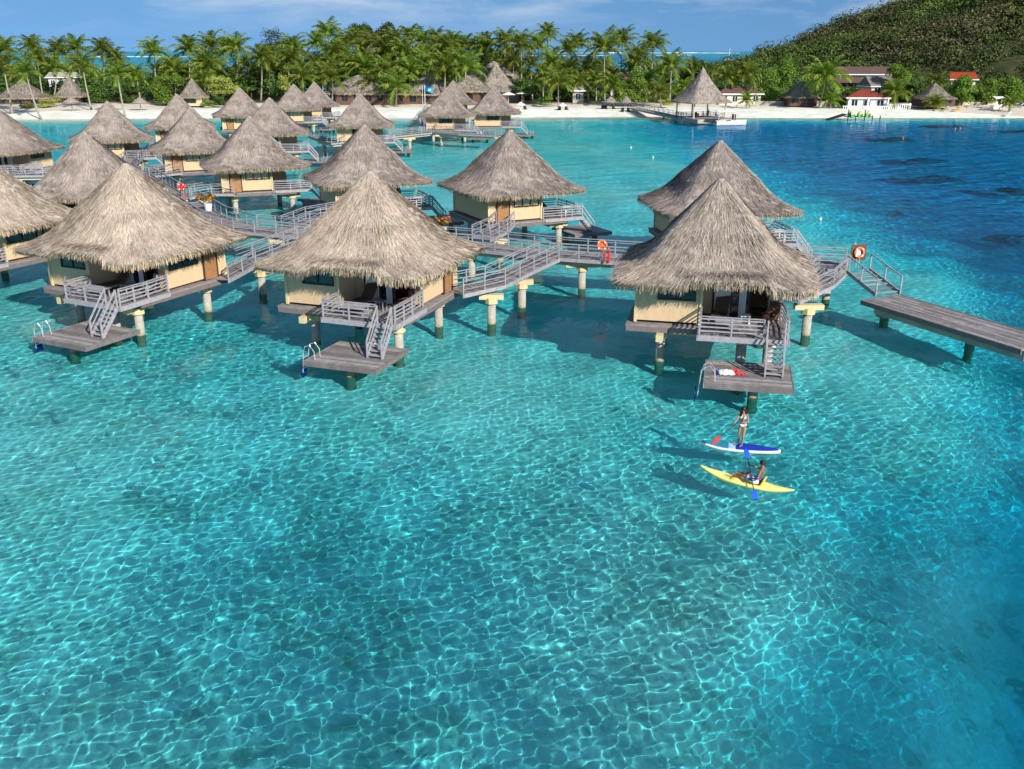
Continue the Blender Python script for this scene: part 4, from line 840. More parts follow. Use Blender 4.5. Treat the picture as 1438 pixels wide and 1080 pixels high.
# ------------------------------------------------------------------ houses on the shore
M['dull'] = island_mat('old_brown_thatch', [(0, (.13, .11, .095)), (.5, (.21, .18, .155)), (1, (.30, .26, .22))], .95, .05, .4)
def house(label, px, pyb, D, w_, d_, h, rz, roof, wallm, roofm, cat='house', rise=2.5, name='beach_house', wins=3, over=.7, hip=.5, extra=None, thatched=False):
    g_ = at(px, pyb, D=D); r = empty(name, (g_.x, g_.y, g_.z), R(rz), label, cat)
    mb = MB(); tk = .2; hw, hd = w_ / 2, d_ / 2
    mb.box((0, -hd + tk / 2, h / 2), (w_, tk, h)); mb.box((0, hd - tk / 2, h / 2), (w_, tk, h)); mb.box((-hw + tk / 2, 0, h / 2), (tk, d_ - 2 * tk - .01, h)); mb.box((hw - tk / 2, 0, h / 2), (tk, d_ - 2 * tk - .01, h)); mb.build('wall', wallm, r)
    for k in range(wins):
        x = -hw + w_ * (k + .5) / wins; f = MB()
        for q in (-.5, 0, .5): f.box((x + q * w_ / wins * .5, -hd - .04, h * .55), (.09, .08, h * .5))
        for q in (-.25, .25): f.box((x, -hd - .04, h * (.55 + q)), (w_ / wins * .5, .075, .09))
        o = f.build('window', M['brown'] if thatched else M['white'], r); MB().box((x, -hd - .012, h * .55), (w_ / wins * .5, .03, h * .5)).build('glass_pane', M['glass'], o)
    if thatched:
        o = th_small('thatched_roof', 1, rise, h - .3, r, 5000, int(px), 5.0, lambda t: .02 + .98 * (t * .8 + .2 * t ** 3), .35, (.014, .13), M['dull']); o.scale = (hw + over, hd + over, 1)
    else:
        a, b = hw + over, hd + over; q = a * hip if hip < 1 else a; vs = [(-a, -b, h), (a, -b, h), (a, b, h), (-a, b, h), (-q, 0, h + rise), (q, 0, h + rise)]
        m2 = MB(); m2.add(vs, [(0, 1, 5, 4), (2, 3, 4, 5), (1, 2, 5), (3, 0, 4), (3, 2, 1, 0)]); ro = m2.build('roof', roofm, r)
        m3 = MB()
        for p_, q_ in (((-a, -b), (a, -b)), ((a, -b), (a, b)), ((a, b), (-a, b)), ((-a, b), (-a, -b))): m3.beam((*p_, h - .12), (*q_, h - .12), .1, .26)
        m3.build('eave_board', M['white'], ro); m4 = MB(); m4.beam((-q, 0, h + rise + .05), (q, 0, h + rise + .05), .25, .14); m4.build('ridge_cap', roofm, ro)
    return r
WH = simple('white_render', (.74, .74, .76), .85, .1, .06)
hs = house('white single storey house with dark red hip roof and veranda by the beach', 1212, 153, 250, 9.5, 7, 3.0, -6, 0, WH, M['terra'], rise=1.7, wins=3, hip=.25)
mb = MB()
for k in range(24): mb.box((-6.2 + k * .5, -5.4, .5), (.16, .16, .8))
mb.box((-.45, -5.4, .95), (12, .25, .14)); mb.box((-.45, -5.4, .08), (12, .3, .16)); mb.build('balustrade', M['white'], hs)
for x in (-4.6, 0, 4.8): MB().box((x, -4.6, 1.5), (.3, .3, 3)).build('veranda_post', M['white'], hs)
hb = house('long two storey building with stepped brown roofs under the hillside', 1209, 119, 300, 20, 9, 3.2, -4, 0, M['pinkwall'], M['brownroof'], cat='building', rise=2.0, wins=9, hip=.86, over=1.0, name='hotel_building')
mb = MB(); mb.box((-1, -1.2, -.3), (17, 11.5, 3.2)); mb.build('lower_storey', M['pinkwall'], hb)
mb = MB(); mb.add([(-11, -9, 1.0), (8, -9, 1.0), (8, -4.6, 2.5), (-11, -4.6, 2.5), (-11, -9, .8), (8, -9, .8), (8, -4.6, 2.3), (-11, -4.6, 2.3)], [(0, 1, 2, 3), (7, 6, 5, 4), (0, 4, 5, 1), (1, 5, 6, 2), (2, 6, 7, 3), (3, 7, 4, 0)]); mb.build('veranda_roof', M['brownroof'], hb)
mb = MB()
for k in range(9): mb.box((-9.6 + k * 2.2, -4.55, 2.0 + 0), (1.5, .08, 1.0))
for k in range(9): mb.box((-9 + k * 2.0, -7.02, .2), (1.4, .06, 1.2))
mb.build('window_band', M['glass'], hb)
house('grey shingled gabled house between the brown building and the bright green tree', 1231, 134, 268, 7, 6, 2.6, 10, 0, M['pinkwall'], simple('grey_thatch_shingle', (.17, .155, .14), .95, .05, .25, 2), rise=2.4, wins=2, hip=.95)
house('grey round roofed thatched hut left of the leaning palm', 1121, 148, 256, 7.5, 7, 2.6, 0, 0, M['brown'], None, rise=3.9, wins=2, thatched=True, name='thatched_hut', cat='hut')
house('grey thatched beach hut with steep roof left of the round green tree', 1309, 149, 250, 8, 7, 2.4, 8, 0, M['brown'], None, rise=3.6, wins=2, thatched=True, name='thatched_hut', cat='hut')
house('house with bright red roof showing above the green trees at far right', 1347, 128, 284, 6.5, 6, 3.4, -10, 0, M['pinkwall'], simple('bright_red_roof', (.30, .04, .02), .8, .15, .2, 2), rise=1.8, wins=2, hip=.9)
house('large brown thatched house at the far left end of the beach', 36, 148, 262, 13, 9, 2.4, 5, 0, M['brown'], None, rise=4.6, wins=3, thatched=True, name='thatched_hut', cat='hut')
house('thatched hut with curved steep roof behind the left sunshade', 102, 146, 268, 7, 7, 2.4, 0, 0, M['brown'], None, rise=5.2, wins=2, thatched=True, name='thatched_hut', cat='hut')
house('white walled upper storey building glimpsed between palms on the left', 92, 128, 285, 7, 6, 4.0, 12, 0, WH, M['stone'], rise=1.2, wins=3, hip=.9)
house('small thatched hut with yellow wall behind the bushy tree on the left beach', 273, 148, 254, 6, 6, 2.5, 0, 0, M['yellow'], None, rise=4.6, wins=1, thatched=True, name='thatched_hut', cat='hut')
house('long low restaurant with dark thatched roof behind the orange parasols', 505, 146, 262, 22, 9, 3.2, 0, 0, M['brown'], None, rise=4.6, wins=7, thatched=True, name='restaurant_hut', cat='restaurant')
house('long thatched restaurant roof behind the blue flag', 603, 147, 264, 18, 9, 3.2, -5, 0, M['brown'], None, rise=5.2, wins=5, thatched=True, name='restaurant_hut', cat='restaurant')
house('thatched restaurant gable, nearer of two behind the back bungalows', 697, 144, 268, 11, 10, 3.6, 10, 0, M['brown'], None, rise=7.0, wins=3, thatched=True, name='restaurant_hut', cat='restaurant')
house('broad thatched hall roof behind the nearer restaurant gable', 694, 140, 284, 22, 10, 5.0, 0, 0, M['brown'], None, rise=6.0, wins=5, thatched=True, name='restaurant_hut', cat='restaurant')
house('thatched roof left of the nearer restaurant gable', 660, 144, 262, 12, 9, 3.4, 0, 0, M['brown'], None, rise=5.2, wins=3, thatched=True, name='restaurant_hut', cat='restaurant')
house('thatched gable with dark ridge among palms left of the big round tree', 868, 138, 288, 9, 8, 3.8, 20, 0, M['pinkwall'], M['brownroof'], rise=4.4, wins=2, hip=.2)
house('pale hut among shrubs behind the open white beach', 811, 146, 266, 2.8, 3, 3.6, 0, 0, M['stone'], M['stone'], rise=1.0, wins=1, hip=.5)
house('low building with pink wall glimpsed left of the pavilion palm', 902, 132, 272, 7, 5, 3.0, 0, 0, simple('pink_render', (.62, .38, .30), .85, .1), M['stone'], rise=1.2, wins=2)
house('shaded cream building under the two palms right of the pavilion', 1035, 147, 262, 11, 6, 3.0, 0, 0, M['pinkwall'], M['brownroof'], rise=1.6, wins=4)
# balustrade and seawall
def wallseg(name, px0, px1, py, z_, h, mat, label, cat, th=.3, open_=False):
    a, b = at(px0, py, z_), at(px1, py, z_); r = empty(name, (a.x, a.y, gz(a.x, a.y) - .1), 0, label, cat); d = b - a; d.z = 0
    if open_:
        mb = MB(); mb.beam((0, 0, h), tuple(d + Vector((0, 0, h))), th, .16); mb.beam((0, 0, .1), tuple(d + Vector((0, 0, .1))), th, .2); mb.build('rail', mat, r)
        n = int(d.length / .5); mb = MB()
        for k in range(n): q = d * (k + .5) / n; mb.box((q.x, q.y, h / 2 + .06), (.22, .18, h - .28))
        mb.build('balusters', mat, r)
        for k in (0, .5, 1): q = d * k; MB().box((q.x, q.y, h / 2 + .1), (.45, .45, h + .3)).build('post', mat, r)
    else: MB().beam((0, 0, h / 2), tuple(d + Vector((0, 0, h / 2))), th, h).build('wall', mat, r); MB().beam((0, 0, h + .04), tuple(d + Vector((0, 0, h + .04))), th + .12, .08).build('coping', M['stone'], r)
wallseg('balustrade_fence', 1244, 1277, 154, 1.0, 1.5, M['white'], 'white balustrade in front of the low palm right of the veranda house', 'fence', .25, True)
wallseg('seawall', 1060, 1192, 150.5, 1.0, 1.1, M['stone'], 'low grey seawall along the sand below the light green trees', 'wall')
wallseg('garden_wall', 1300, 1400, 150, 1.0, .9, M['pinkwall'], 'low cream garden wall behind the far right sun loungers', 'wall')
wallseg('seawall', 955, 1058, 149.5, 1.0, .8, M['stone'], 'low shaded seawall behind the pavilion boat', 'wall')

# ------------------------------------------------------------------ beach furniture
GS = 'thatched sunshades on the beach'
def sunshade(px, py, w_, label):
    g_ = at(px, py, 1.0); r = empty('thatched_sunshade', (g_.x, g_.y, gz(g_.x, g_.y)), 0, label, 'sunshade', GS)
    th_small('thatched_roof', w_ / 2, 1.35, 2.2, r, 900, int(px), 2.2, None, .25, (.07, .5)); MB().tube([(0, 0, 0), (0, 0, 3.4)], .09, 7).build('post', M['palmwood'], r)
sunshade(102, 156, 4.4, 'thatched sunshade on the left beach, between leaning palm trunks'); sunshade(198, 156, 4.4, 'thatched sunshade on the left beach in front of the bright bushy tree')
sunshade(857, 154, 3.5, 'thatched sunshade with three chairs on the open beach'); sunshade(879, 154, 3.2, 'thatched sunshade nearest the pavilion pier')
GPa = 'cloth parasols'
def parasol(px, py, w_, mat, label, h=2.6, D=None):
    g_ = at(px, py, 1.2) if D is None else at(px, py, D=D); r = empty('parasol', (g_.x, g_.y, gz(g_.x, g_.y)), 0, label, 'parasol', GPa)
    MB().cone((0, 0, h - .75), w_ / 2, .75, 8, .03).build('canopy', M[mat], r); MB().tube([(0, 0, 0), (0, 0, h)], .04, 6).build('pole', M['white'], r)
    return r
parasol(731, 154, 2.6, 'white', 'white parasol on the sand nearest the rightmost back bungalow', 2.5); parasol(790, 154, 2.3, 'white', 'white parasol between two dark chairs on the open beach', 2.3)
parasol(714, 149, 4.0, 'white', 'large white parasol on the restaurant terrace, left one', 3.4); parasol(733, 148, 4.0, 'white', 'large white parasol on the restaurant terrace, right one', 3.4)
for px, py, w_, l in ((353, 137, 2.4, 'small orange parasol on the terrace, left of three'), (369, 137, 2.4, 'small orange parasol on the terrace, middle of three'), (384, 137, 2.2, 'small orange parasol on the terrace, right of three'),
                   (474, 146, 4.0, 'large orange parasol, leftmost of three before the restaurant'), (490, 146, 3.4, 'large orange parasol, middle of three before the restaurant'), (496, 148, 2.8, 'orange parasol, rightmost of three before the restaurant')):
    parasol(px, py, w_, 'orangecloth', l, 2.6 if w_ < 3 else 3.2)
MB_ = None
GB = 'dark wicker chairs on the open beach'
for px, py, rz, l in ((738, 154, 20, 'dark beach chair right of the white parasol near the bungalows'), (785, 154, -20, 'dark beach chair left of the small white parasol'), (796, 154, 20, 'dark beach chair right of the small white parasol'), (846, 153.5, -10, 'dark beach chair, left under the sunshade with three chairs'),
                      (851, 153.5, 10, 'dark beach chair, middle under the sunshade with three chairs'), (862, 153.5, 15, 'dark beach chair, right under the sunshade with three chairs'), (874, 155, -10, 'dark beach chair left of the sunshade by the pier'), (883, 155, 10, 'dark beach chair right of the sunshade by the pier')):
    g_ = at(px, py, 1.1); wicker_chair((g_.x, g_.y, gz(g_.x, g_.y)), R(180 + rz) + 3.14, l, GB, s=1.25)
def lounger(p, rz, label, group, mat='brown', frame='rail', s=1.0, tilt=.62):
    r = empty('sun_lounger', p, rz, label, 'sun lounger', group)
    MB().box((0, -.35 * s, .33 * s), (.62 * s, 1.2 * s, .10 * s)).build('seat_cushion', M[mat], r, bevel=.02)
    MB().beam((0, .25 * s, .33 * s), (0, .95 * s, (.33 + tilt) * s), .62 * s, .09 * s).build('backrest', M[mat], r)
    mb = MB()
    for x in (-.33, .33): mb.beam((x * s, -.98 * s, .26 * s), (x * s, .85 * s, .26 * s), .04, .06)
    mb.build('frame', M[frame], r)
    for x, y in ((-.3, -.8), (.3, -.8), (-.3, .6), (.3, .6)): MB().box((x * s, y * s, .12 * s), (.05, .05, .24 * s)).build('leg', M[frame], r)
    return r
GL = 'pale and coloured seats on the far right beach'
for i, (px, py, mt, l) in enumerate(((1327, 155, 'pinkwall', 'cream sun lounger, leftmost on the far right beach'), (1343, 155, 'yplastic', 'yellow sun lounger on the far right beach'), (1350, 152, 'pinkwall', 'cream sun lounger behind the yellow one'), (1361, 152, 'pinkwall', 'cream sun lounger right of the yellow one'), (1371, 152, 'pinkwall', 'cream sun lounger left of the pair of white ones'),
                   (1381, 154, 'white', 'white sun lounger, left of a pair facing the water'), (1390, 154, 'white', 'white sun lounger, right of a pair facing the water'), (1414, 159, 'white', 'white sun lounger standing nearest the water'), (1428, 152.5, 'blue', 'blue sun lounger at the right edge, left one'), (1436, 152.5, 'blue', 'blue sun lounger at the right edge, right one'))):
    g_ = at(px, py, 1.0); lounger((g_.x, g_.y, gz(g_.x, g_.y)), R(180 + 15 * math.sin(i)), l, GL, mt, 'white', 1.3)
g_ = at(1401, 152, 1.2); k = empty('beach_kiosk', (g_.x, g_.y, gz(g_.x, g_.y)), 0, 'small white roofed stand behind the white loungers', 'stand')
mb = MB(); mb.add([(-1.3, -1, 2.6), (1.3, -1, 2.6), (1.3, 1, 3.0), (-1.3, 1, 3.0), (-1.3, -1, 2.5), (1.3, -1, 2.5), (1.3, 1, 2.9), (-1.3, 1, 2.9)], [(0, 1, 2, 3), (7, 6, 5, 4), (0, 4, 5, 1), (1, 5, 6, 2), (2, 6, 7, 3), (3, 7, 4, 0)]); mb.build('roof', M['white'], k)
for x in (-1.1, 1.1):
    for y in (-.8, .8): MB().box((x, y, 1.25), (.1, .1, 2.5)).build('post', M['yellow'], k)
MB().box((0, .4, .5), (2, .6, 1)).build('counter', M['white'], k)
# blue flag and poles by the pier
g_ = at(597, 149, 1.2); fp = empty('flagpole', (g_.x, g_.y, 1), 0, 'flagpole flying a bright blue flag with a white patch by the pier', 'flagpole')
MB().tube([(0, 0, 0), (0, 0, 5.6)], .07, 6).build('pole', M['white'], fp); MB().tube([(-.6, 0, 0), (-.6, 0, 5.2)], .05, 6).build('side_pole', M['white'], fp)
mb = MB(); n = 10
vs = [(.05 + 2.2 * i / n, .16 * math.sin(i * .9), 5.5 - .08 * i - j * (1.5 - .03 * i)) for i in range(n + 1) for j in (0, 1)]; mb.add(vs, [(2 * i, 2 * i + 1, 2 * i + 3, 2 * i + 2) for i in range(n)]); fo = mb.build('flag', M['flag'], fp, True)
mb = MB(); mb.sphere((1.2, -.14, 4.35), .38, 10, 6, (1.2, .12, .7)); mb.build('white_patch', M['white'], fo)
# beached boat behind the clump, kayaks and jet ski dock
g_ = at(454, 158, .8); bt = empty('beached_boat', (g_.x, g_.y, gz(g_.x, g_.y)), R(25), 'white boat with a red stripe pulled up on the sand behind the back bungalows', 'boat')
hull(6, 2.0, .8).build('hull', M['white'], bt, True); MB().beam((-2.4, -1.03, .75), (1.6, -1.03, .9), .05, .18).build('stripe', M['red'], bt)
g_ = at(1205, 168, .1); jd = empty('jet_ski_dock', (g_.x, g_.y, 0), 0, 'small dark dock on posts carrying watercraft at the right shore', 'dock')
mb = MB(); mb.box((0, 0, .75), (6.0, 2.4, .14)); mb.build('deck', M['trim'], jd)
for x in (-2.8, -1.0, 1.0, 2.8, 4.6): MB().tube([(x, -1.2, -2), (x, -1.2, 2.4 if x in (-2.8, 1.0) else 1.1)], .12, 6).build('post', M['black'], jd, recv=True)
mb = MB(); mb.add([(-7.0, -1.5, .2), (-3.2, -1.5, 1.4), (-3.2, 1.5, 1.4), (-7.0, 1.5, .2), (-7.0, -1.5, .0), (-3.2, -1.5, 1.2), (-3.2, 1.5, 1.2), (-7.0, 1.5, .0)], [(0, 1, 2, 3), (7, 6, 5, 4), (0, 4, 5, 1), (1, 5, 6, 2), (2, 6, 7, 3), (3, 7, 4, 0)]); mb.build('dark_ramp', M['black'], jd)
def jetski(x, y, rz, ca, label):
    r = empty('jet_ski', (g_.x + x, g_.y + y, .82), rz, label, 'jet ski', 'jet skis on the dock'); o = hull(2.9, 1.1, .55, 10, .25).build('hull', M['green'], r, True)
    MB().add([(-1.2, -.42, .5), (-1.2, .42, .5), (.2, .35, .62), (.2, -.35, .62), (-1.1, -.22, .95), (-1.1, .22, .95), (.1, .2, .9), (.1, -.2, .9)], [(4, 7, 6, 5), (0, 3, 7, 4), (1, 5, 6, 2), (0, 4, 5, 1), (3, 2, 6, 7)]).build('seat', M['yplastic'], r)
    mb = MB(); mb.beam((.35, -.35, 1.05), (.35, .35, 1.05), .05, .05); mb.beam((.4, 0, .6), (.35, 0, 1.05), .14, .2); mb.build('handlebar', M['black'], r)
jetski(-1.9, 0, R(95), 0, 'green and yellow jet ski, left one on the small dock'); jetski(.2, 0, R(80), 0, 'green and yellow jet ski, middle one on the small dock'); jetski(2.1, 0, R(75), 0, 'green and yellow jet ski, right one on the small dock')
# catamaran far out
g_ = at(1023, 86, 0); ct = empty('catamaran', (g_.x, g_.y, 0), R(30), 'white sailing catamaran anchored on the lagoon beyond the trees', 'boat')
for y in (-3, 3): hull(13, 1.6, 1.8).xf(lambda q: q + Vector((0, y, 0))).build('hull', M['white'], ct, True)
MB().box((-.5, 0, 2.2), (7, 6.5, 1.2)).build('cabin', M['white'], ct, bevel=.3); MB().tube([(1, 0, 2), (1, 0, 20)], [.3, .2], 8).build('mast', M['white'], ct); MB().tube([(1, 0, 4), (-5, 0, 4.3)], .22, 8).build('boom', M['white'], ct)
# bathers' buoys and small floats
GF = 'small floats on the lagoon'
for px, py, c, l in ((886, 208, 'white', 'tiny white float left of the pavilion water'), (917, 222, 'white', 'tiny white float above the rear right roof'), (1152, 309, 'white', 'small white float beyond the walkway end'), (1201, 346, 'white', 'small white float behind the framed lifebuoy')):
    g_ = at(px, py, .05); r = empty('float', (g_.x, g_.y, 0), 0, l, 'float', GF); MB().sphere((0, 0, .12), .15, 10, 7).build('ball', M[c], r, True); MB().tube([(0, 0, .3), (0, 0, .42)], .04, 6).build('shackle', M['steel'], r)
skin = simple('tanned_skin', (.34, .17, .10), .55, .35, .06); hair = simple('dark_hair', (.012, .008, .007), .5, .4)
def swimmer(px, py, label):
    g_ = at(px, py, .1); r = empty('person', (g_.x, g_.y, 0), 0, label, 'person', 'bathers far out in the lagoon')
    mb = MB(); mb.sphere((0, 0, .28), .17, 10, 8, (.85, 1, 1.15)); mb.tube([(0, 0, .18), (0, 0, -.02), (0, 0, -.3)], [.08, .14, .22], 8); mb.build('body', simple('sunburnt_skin', (.55, .16, .10), .6, .3) if 'sunburnt_skin' not in bpy.data.materials else bpy.data.materials['sunburnt_skin'], r, True)
swimmer(799, 179, 'bather standing in shallow water off the open beach'); swimmer(1268, 195, 'lone bather in the deep blue water at the right'); swimmer(1341, 182, 'bather near the far right shore, left of two'); swimmer(1348, 181.5, 'bather near the far right shore, right of two')
# coral patches showing dark through the deep water
GK = 'dark coral patches in the deep water'
for px, py, wpx, l in ((1297, 229, 72, 'long dark coral patch, second from the far shore at the right'), (1318, 254, 78, 'dark coral patch in the middle of the right hand deep water'), (1428, 271, 60, 'dark coral patch cut by the right edge, upper one'), (1425, 336, 80, 'dark coral patch cut by the right edge, lower one'), (1330, 181, 60, 'thin dark coral patch nearest the right shore'), (1262, 199, 60, 'faint thin coral patch left of the lone bather'), (1436, 188, 44, 'dark coral patch near shore at the right edge'), (1258, 300, 22, 'tiny dark coral head left in the deep water')):
    g_ = at(px, py, -1.0); rs = np.random.RandomState(int(px)); W = wpx * g_.y / F / 2 * .85; n, m_ = 40, 12; vs = [(0, 0, 0)]; fs = []
    ph = rs.rand(6) * 6.28
    for i in range(1, m_ + 1):
        q = i / m_
        for k in range(n):
            a = 6.28319 * k / n; r_ = W * q * (1 + .22 * math.sin(2 * a + ph[0]) + .14 * math.sin(3 * a + ph[1]) + .10 * math.sin(5 * a + ph[2]) + .05 * rs.randn() * q)
            vs.append((r_ * math.cos(a), r_ * .85 * math.sin(a), -3.2 * q ** 3 + .25 * rs.randn() * (q < .9)))
    for k in range(n): fs.append((0, 1 + k, 1 + (k + 1) % n))
    for i in range(m_ - 1):
        for k in range(n): b0 = 1 + i * n; fs.append((b0 + k, b0 + n + k, b0 + n + (k + 1) % n, b0 + (k + 1) % n))
    o = MB().add(vs, fs).build('coral_patch', coralm, None, True, recv=True); o.location = (g_.x, g_.y, -3.8); tag(o, l, 'coral patch', GK)
#PART5
# ------------------------------------------------------------------ things on the decks and walkways
def lifebuoy(p, rz, label, board=False, mat='red', face=True):
    r = empty('lifebuoy', p, rz, label, 'lifebuoy'); mb = MB(); n, m_ = 20, 8; vs = []; Rr, rr = .36, .10
    for i in range(n):
        a = 6.28319 * i / n
        for k in range(m_): b = 6.28319 * k / m_; q = Rr + rr * math.cos(b); vs.append((q * math.cos(a), rr * .8 * math.sin(b) - .1, q * math.sin(a) + 1.25))
    mb.add(vs, [(i * m_ + k, i * m_ + (k + 1) % m_, ((i + 1) % n) * m_ + (k + 1) % m_, ((i + 1) % n) * m_ + k) for i in range(n) for k in range(m_)]); o = mb.build('ring', M[mat], r, True)
    for a in (.8, 2.37, 3.94, 5.5):
        mb = MB(); mb.box((Rr * math.cos(a), -.1, 1.25 + Rr * math.sin(a)), (.12, .19, .12)); mb.build('white_band', M['white'], o)
    if board: MB().box((0, .05, 1.22), (1.25, .06, 1.3)).build('backboard', M['brown'], r); MB().box((0, .02, 1.25), (.34, .03, .5)).build('rope_bag', M['white'], r)
    else: MB().tube([(0, -.1, 1.25), (0, .02, 1.25)], .30, 16).build('canvas_centre', M[mat], r)
    mb = MB()
    for x in (-.1, .12): mb.box((x, .03, .45), (.06, .05, .95))
    mb.build('stand', M['rail'], r); r.scale = (.78,) * 3; return r
g_ = at(257, 277, FZ); lifebuoy((g_.x, g_.y, FZ), 0, 'red lifebuoy on the walkway rail above the left nearest roof')
g_ = at(845, 366, FZ); lifebuoy((g_.x, g_.y, FZ + .05), R(-15), 'orange red lifebuoy hanging at the middle of the long walkway', mat='orange')
g_ = at(852, 368, FZ); r = empty('hose_posts', (g_.x, g_.y, FZ), 0, 'pair of short red posts below the orange lifebuoy on the walkway', 'hydrant'); MB().tube([(-.12, 0, 0), (-.12, 0, .75)], .06, 8).build('post', M['red'], r); MB().tube([(.15, 0, 0), (.15, 0, .8)], .06, 8).build('post', M['red'], r)
g_ = at(1203, 378, FZ); lifebuoy((g_.x, g_.y, FZ + .1), R(6), 'orange lifebuoy on a dark square board at the walkway end', True, 'orange')
g_ = at(262, 283, FZ); r = empty('hose_post', (g_.x, g_.y, FZ), 0, 'short red post under the red lifebuoy', 'hydrant'); MB().tube([(0, -.3, 0), (0, -.3, .8)], .06, 8).build('post', M['red'], r)
def planter(px, py, label):
    g_ = at(px, py, FZ); r = empty('planter', (g_.x, g_.y, FZ), 0, label, 'planter', 'flower planters on the walkway')
    MB().tube([(0, 0, 0), (0, 0, .6)], [.25, .36], 10).build('pot', M['pot'], r); rs = np.random.RandomState(int(px)); cs = rs.randn(8, 3) * [.28, .28, .12] + [0, 0, 1.0]; v = leafcloud(cs, np.full((8, 3), .34), 700, .10, rs); npmesh('flowers', v, quads(v), M['flower'], parent=r)
planter(293, 296, 'white planter with orange flowers below the pointed roof bungalow'); planter(621, 331, 'white planter with red flowers by the left wall of the lone middle bungalow')
planter(667, 0 + 160, 'small flowering planter on the shore pier') if False else None
GD = 'brown cushioned deck loungers'
def deck_set(key, first):
    a = POS[key][2]
    return a
for key, l1, l2, l3 in (('A', 'brown deck lounger on the left nearest bungalow', 'low slatted table on the left nearest deck', 'grey slatted bench on the left nearest deck'), ('B', 'brown deck lounger on the middle nearest bungalow', 'low slatted table on the middle nearest deck', 'brown deck chair right of the curtained doors'), ('C', 'brown deck lounger left of the doors by the towel bungalow', 'low slatted table on the deck above the towel', 'brown deck chair in the shade above the stair by the paddlers')):
    a = POS[key][2]
    lounger(loc(key, .45, -2.2, FZ + .02), a + R(-8), l1, GD, s=1.15, tilt=.75)
    tb = empty('deck_table', loc(key, .9, -3.9, FZ + .01), a, l2, 'table', 'low tables on the decks'); mb = MB()
    for k in range(7): mb.box((0, -.36 + k * .12, .5), (1.3, .1, .035))
    mb.build('table_top', M['rail'], tb)
    for x, y in ((-.55, -.3), (.55, -.3), (-.55, .3), (.55, .3)): MB().box((x, y, .24), (.06, .06, .48)).build('leg', M['rail'], tb)
    wicker_chair(loc(key, 2.9, -2.1, FZ + .01), a + R(-30), l3, 'deck chairs', 'brown' if key != 'A' else 'rail')
    ch = empty('stool', loc(key, 1.7, -2.6, FZ + .01), a, {'A': 'grey side table near the doors of the left nearest bungalow', 'B': 'grey side table near the curtains of the middle nearest bungalow', 'C': 'pale side table in front of the doors by the paddlers'}[key], 'side table')
    MB().box((0, 0, .5), (.5, .5, .05)).build('top', M['white'] if key == 'C' else M['rail'], ch)
    for x, y in ((-.2, -.2), (.2, -.2), (-.2, .2), (.2, .2)): MB().box((x, y, .24), (.05, .05, .47)).build('leg', M['white'] if key == 'C' else M['rail'], ch)
for key, lab in (('E', 'brown deck lounger on the lone middle bungalow'), ('D', 'brown deck lounger on the half hidden bungalow'), ('F', 'brown deck lounger on the bungalow behind the middle one')):
    lounger(loc(key, -1.2, -3.2, FZ + .02), POS[key][2], lab, GD, s=1.1, tilt=.7); tb = None
    wt = empty('deck_table', loc(key, -2.6, -3.9, FZ + .01), POS[key][2], lab.replace('brown deck lounger', 'pale table'), 'table', 'low tables on the decks'); MB().box((0, 0, .7), (1.2, .8, .05)).build('table_top', M['white'], wt)
    for x, y in ((-.5, -.3), (.5, -.3), (-.5, .3), (.5, .3)): MB().box((x, y, .34), (.05, .05, .68)).build('leg', M['white'], wt)
# towel bundle on the platform
tw = empty('towel', loc('C', .95, -6.0, .71), POS['C'][2] + R(10), 'crumpled white towel with red and blue ends on the swim platform', 'towel')
def cloth(x0, x1, y0, y1, amp, seed):
    n = 14; mb = MB(); vs = []
    for s_, base in ((0, .0), (1, .035)):
        for i in range(n + 1):
            for j in range(n + 1):
                x, y = x0 + (x1 - x0) * i / n, y0 + (y1 - y0) * j / n; z_ = amp * (abs(math.sin(i * 1.3 + seed)) * abs(math.cos(j * .9 + seed * 2))) * math.sin(math.pi * i / n) ** .4 * math.sin(math.pi * j / n) ** .4
                vs.append((x + .03 * math.sin(j + seed), y + .04 * math.sin(i * 1.1), (z_ + base) if s_ else .002))
    m_ = n + 1; fs = [(i * m_ + j, i * m_ + j + 1, (i + 1) * m_ + j + 1, (i + 1) * m_ + j) for i in range(n) for j in range(n)]; fs += [tuple(q + m_ * m_ for q in reversed(f)) for f in fs]
    return mb.add(vs, fs)
cloth(-.35, .35, -.3, .3, .16, 1).build('white_cloth', M['white'], tw, True); cloth(-.52, -.36, -.26, .2, .10, 2).build('blue_end', M['blue'], tw, True); cloth(.36, .86, -.28, -.08, .10, 3).build('red_end', M['towelred'], tw, True); cloth(.28, .62, .12, .36, .12, 4).build('red_fold', M['towelred'], tw, True)

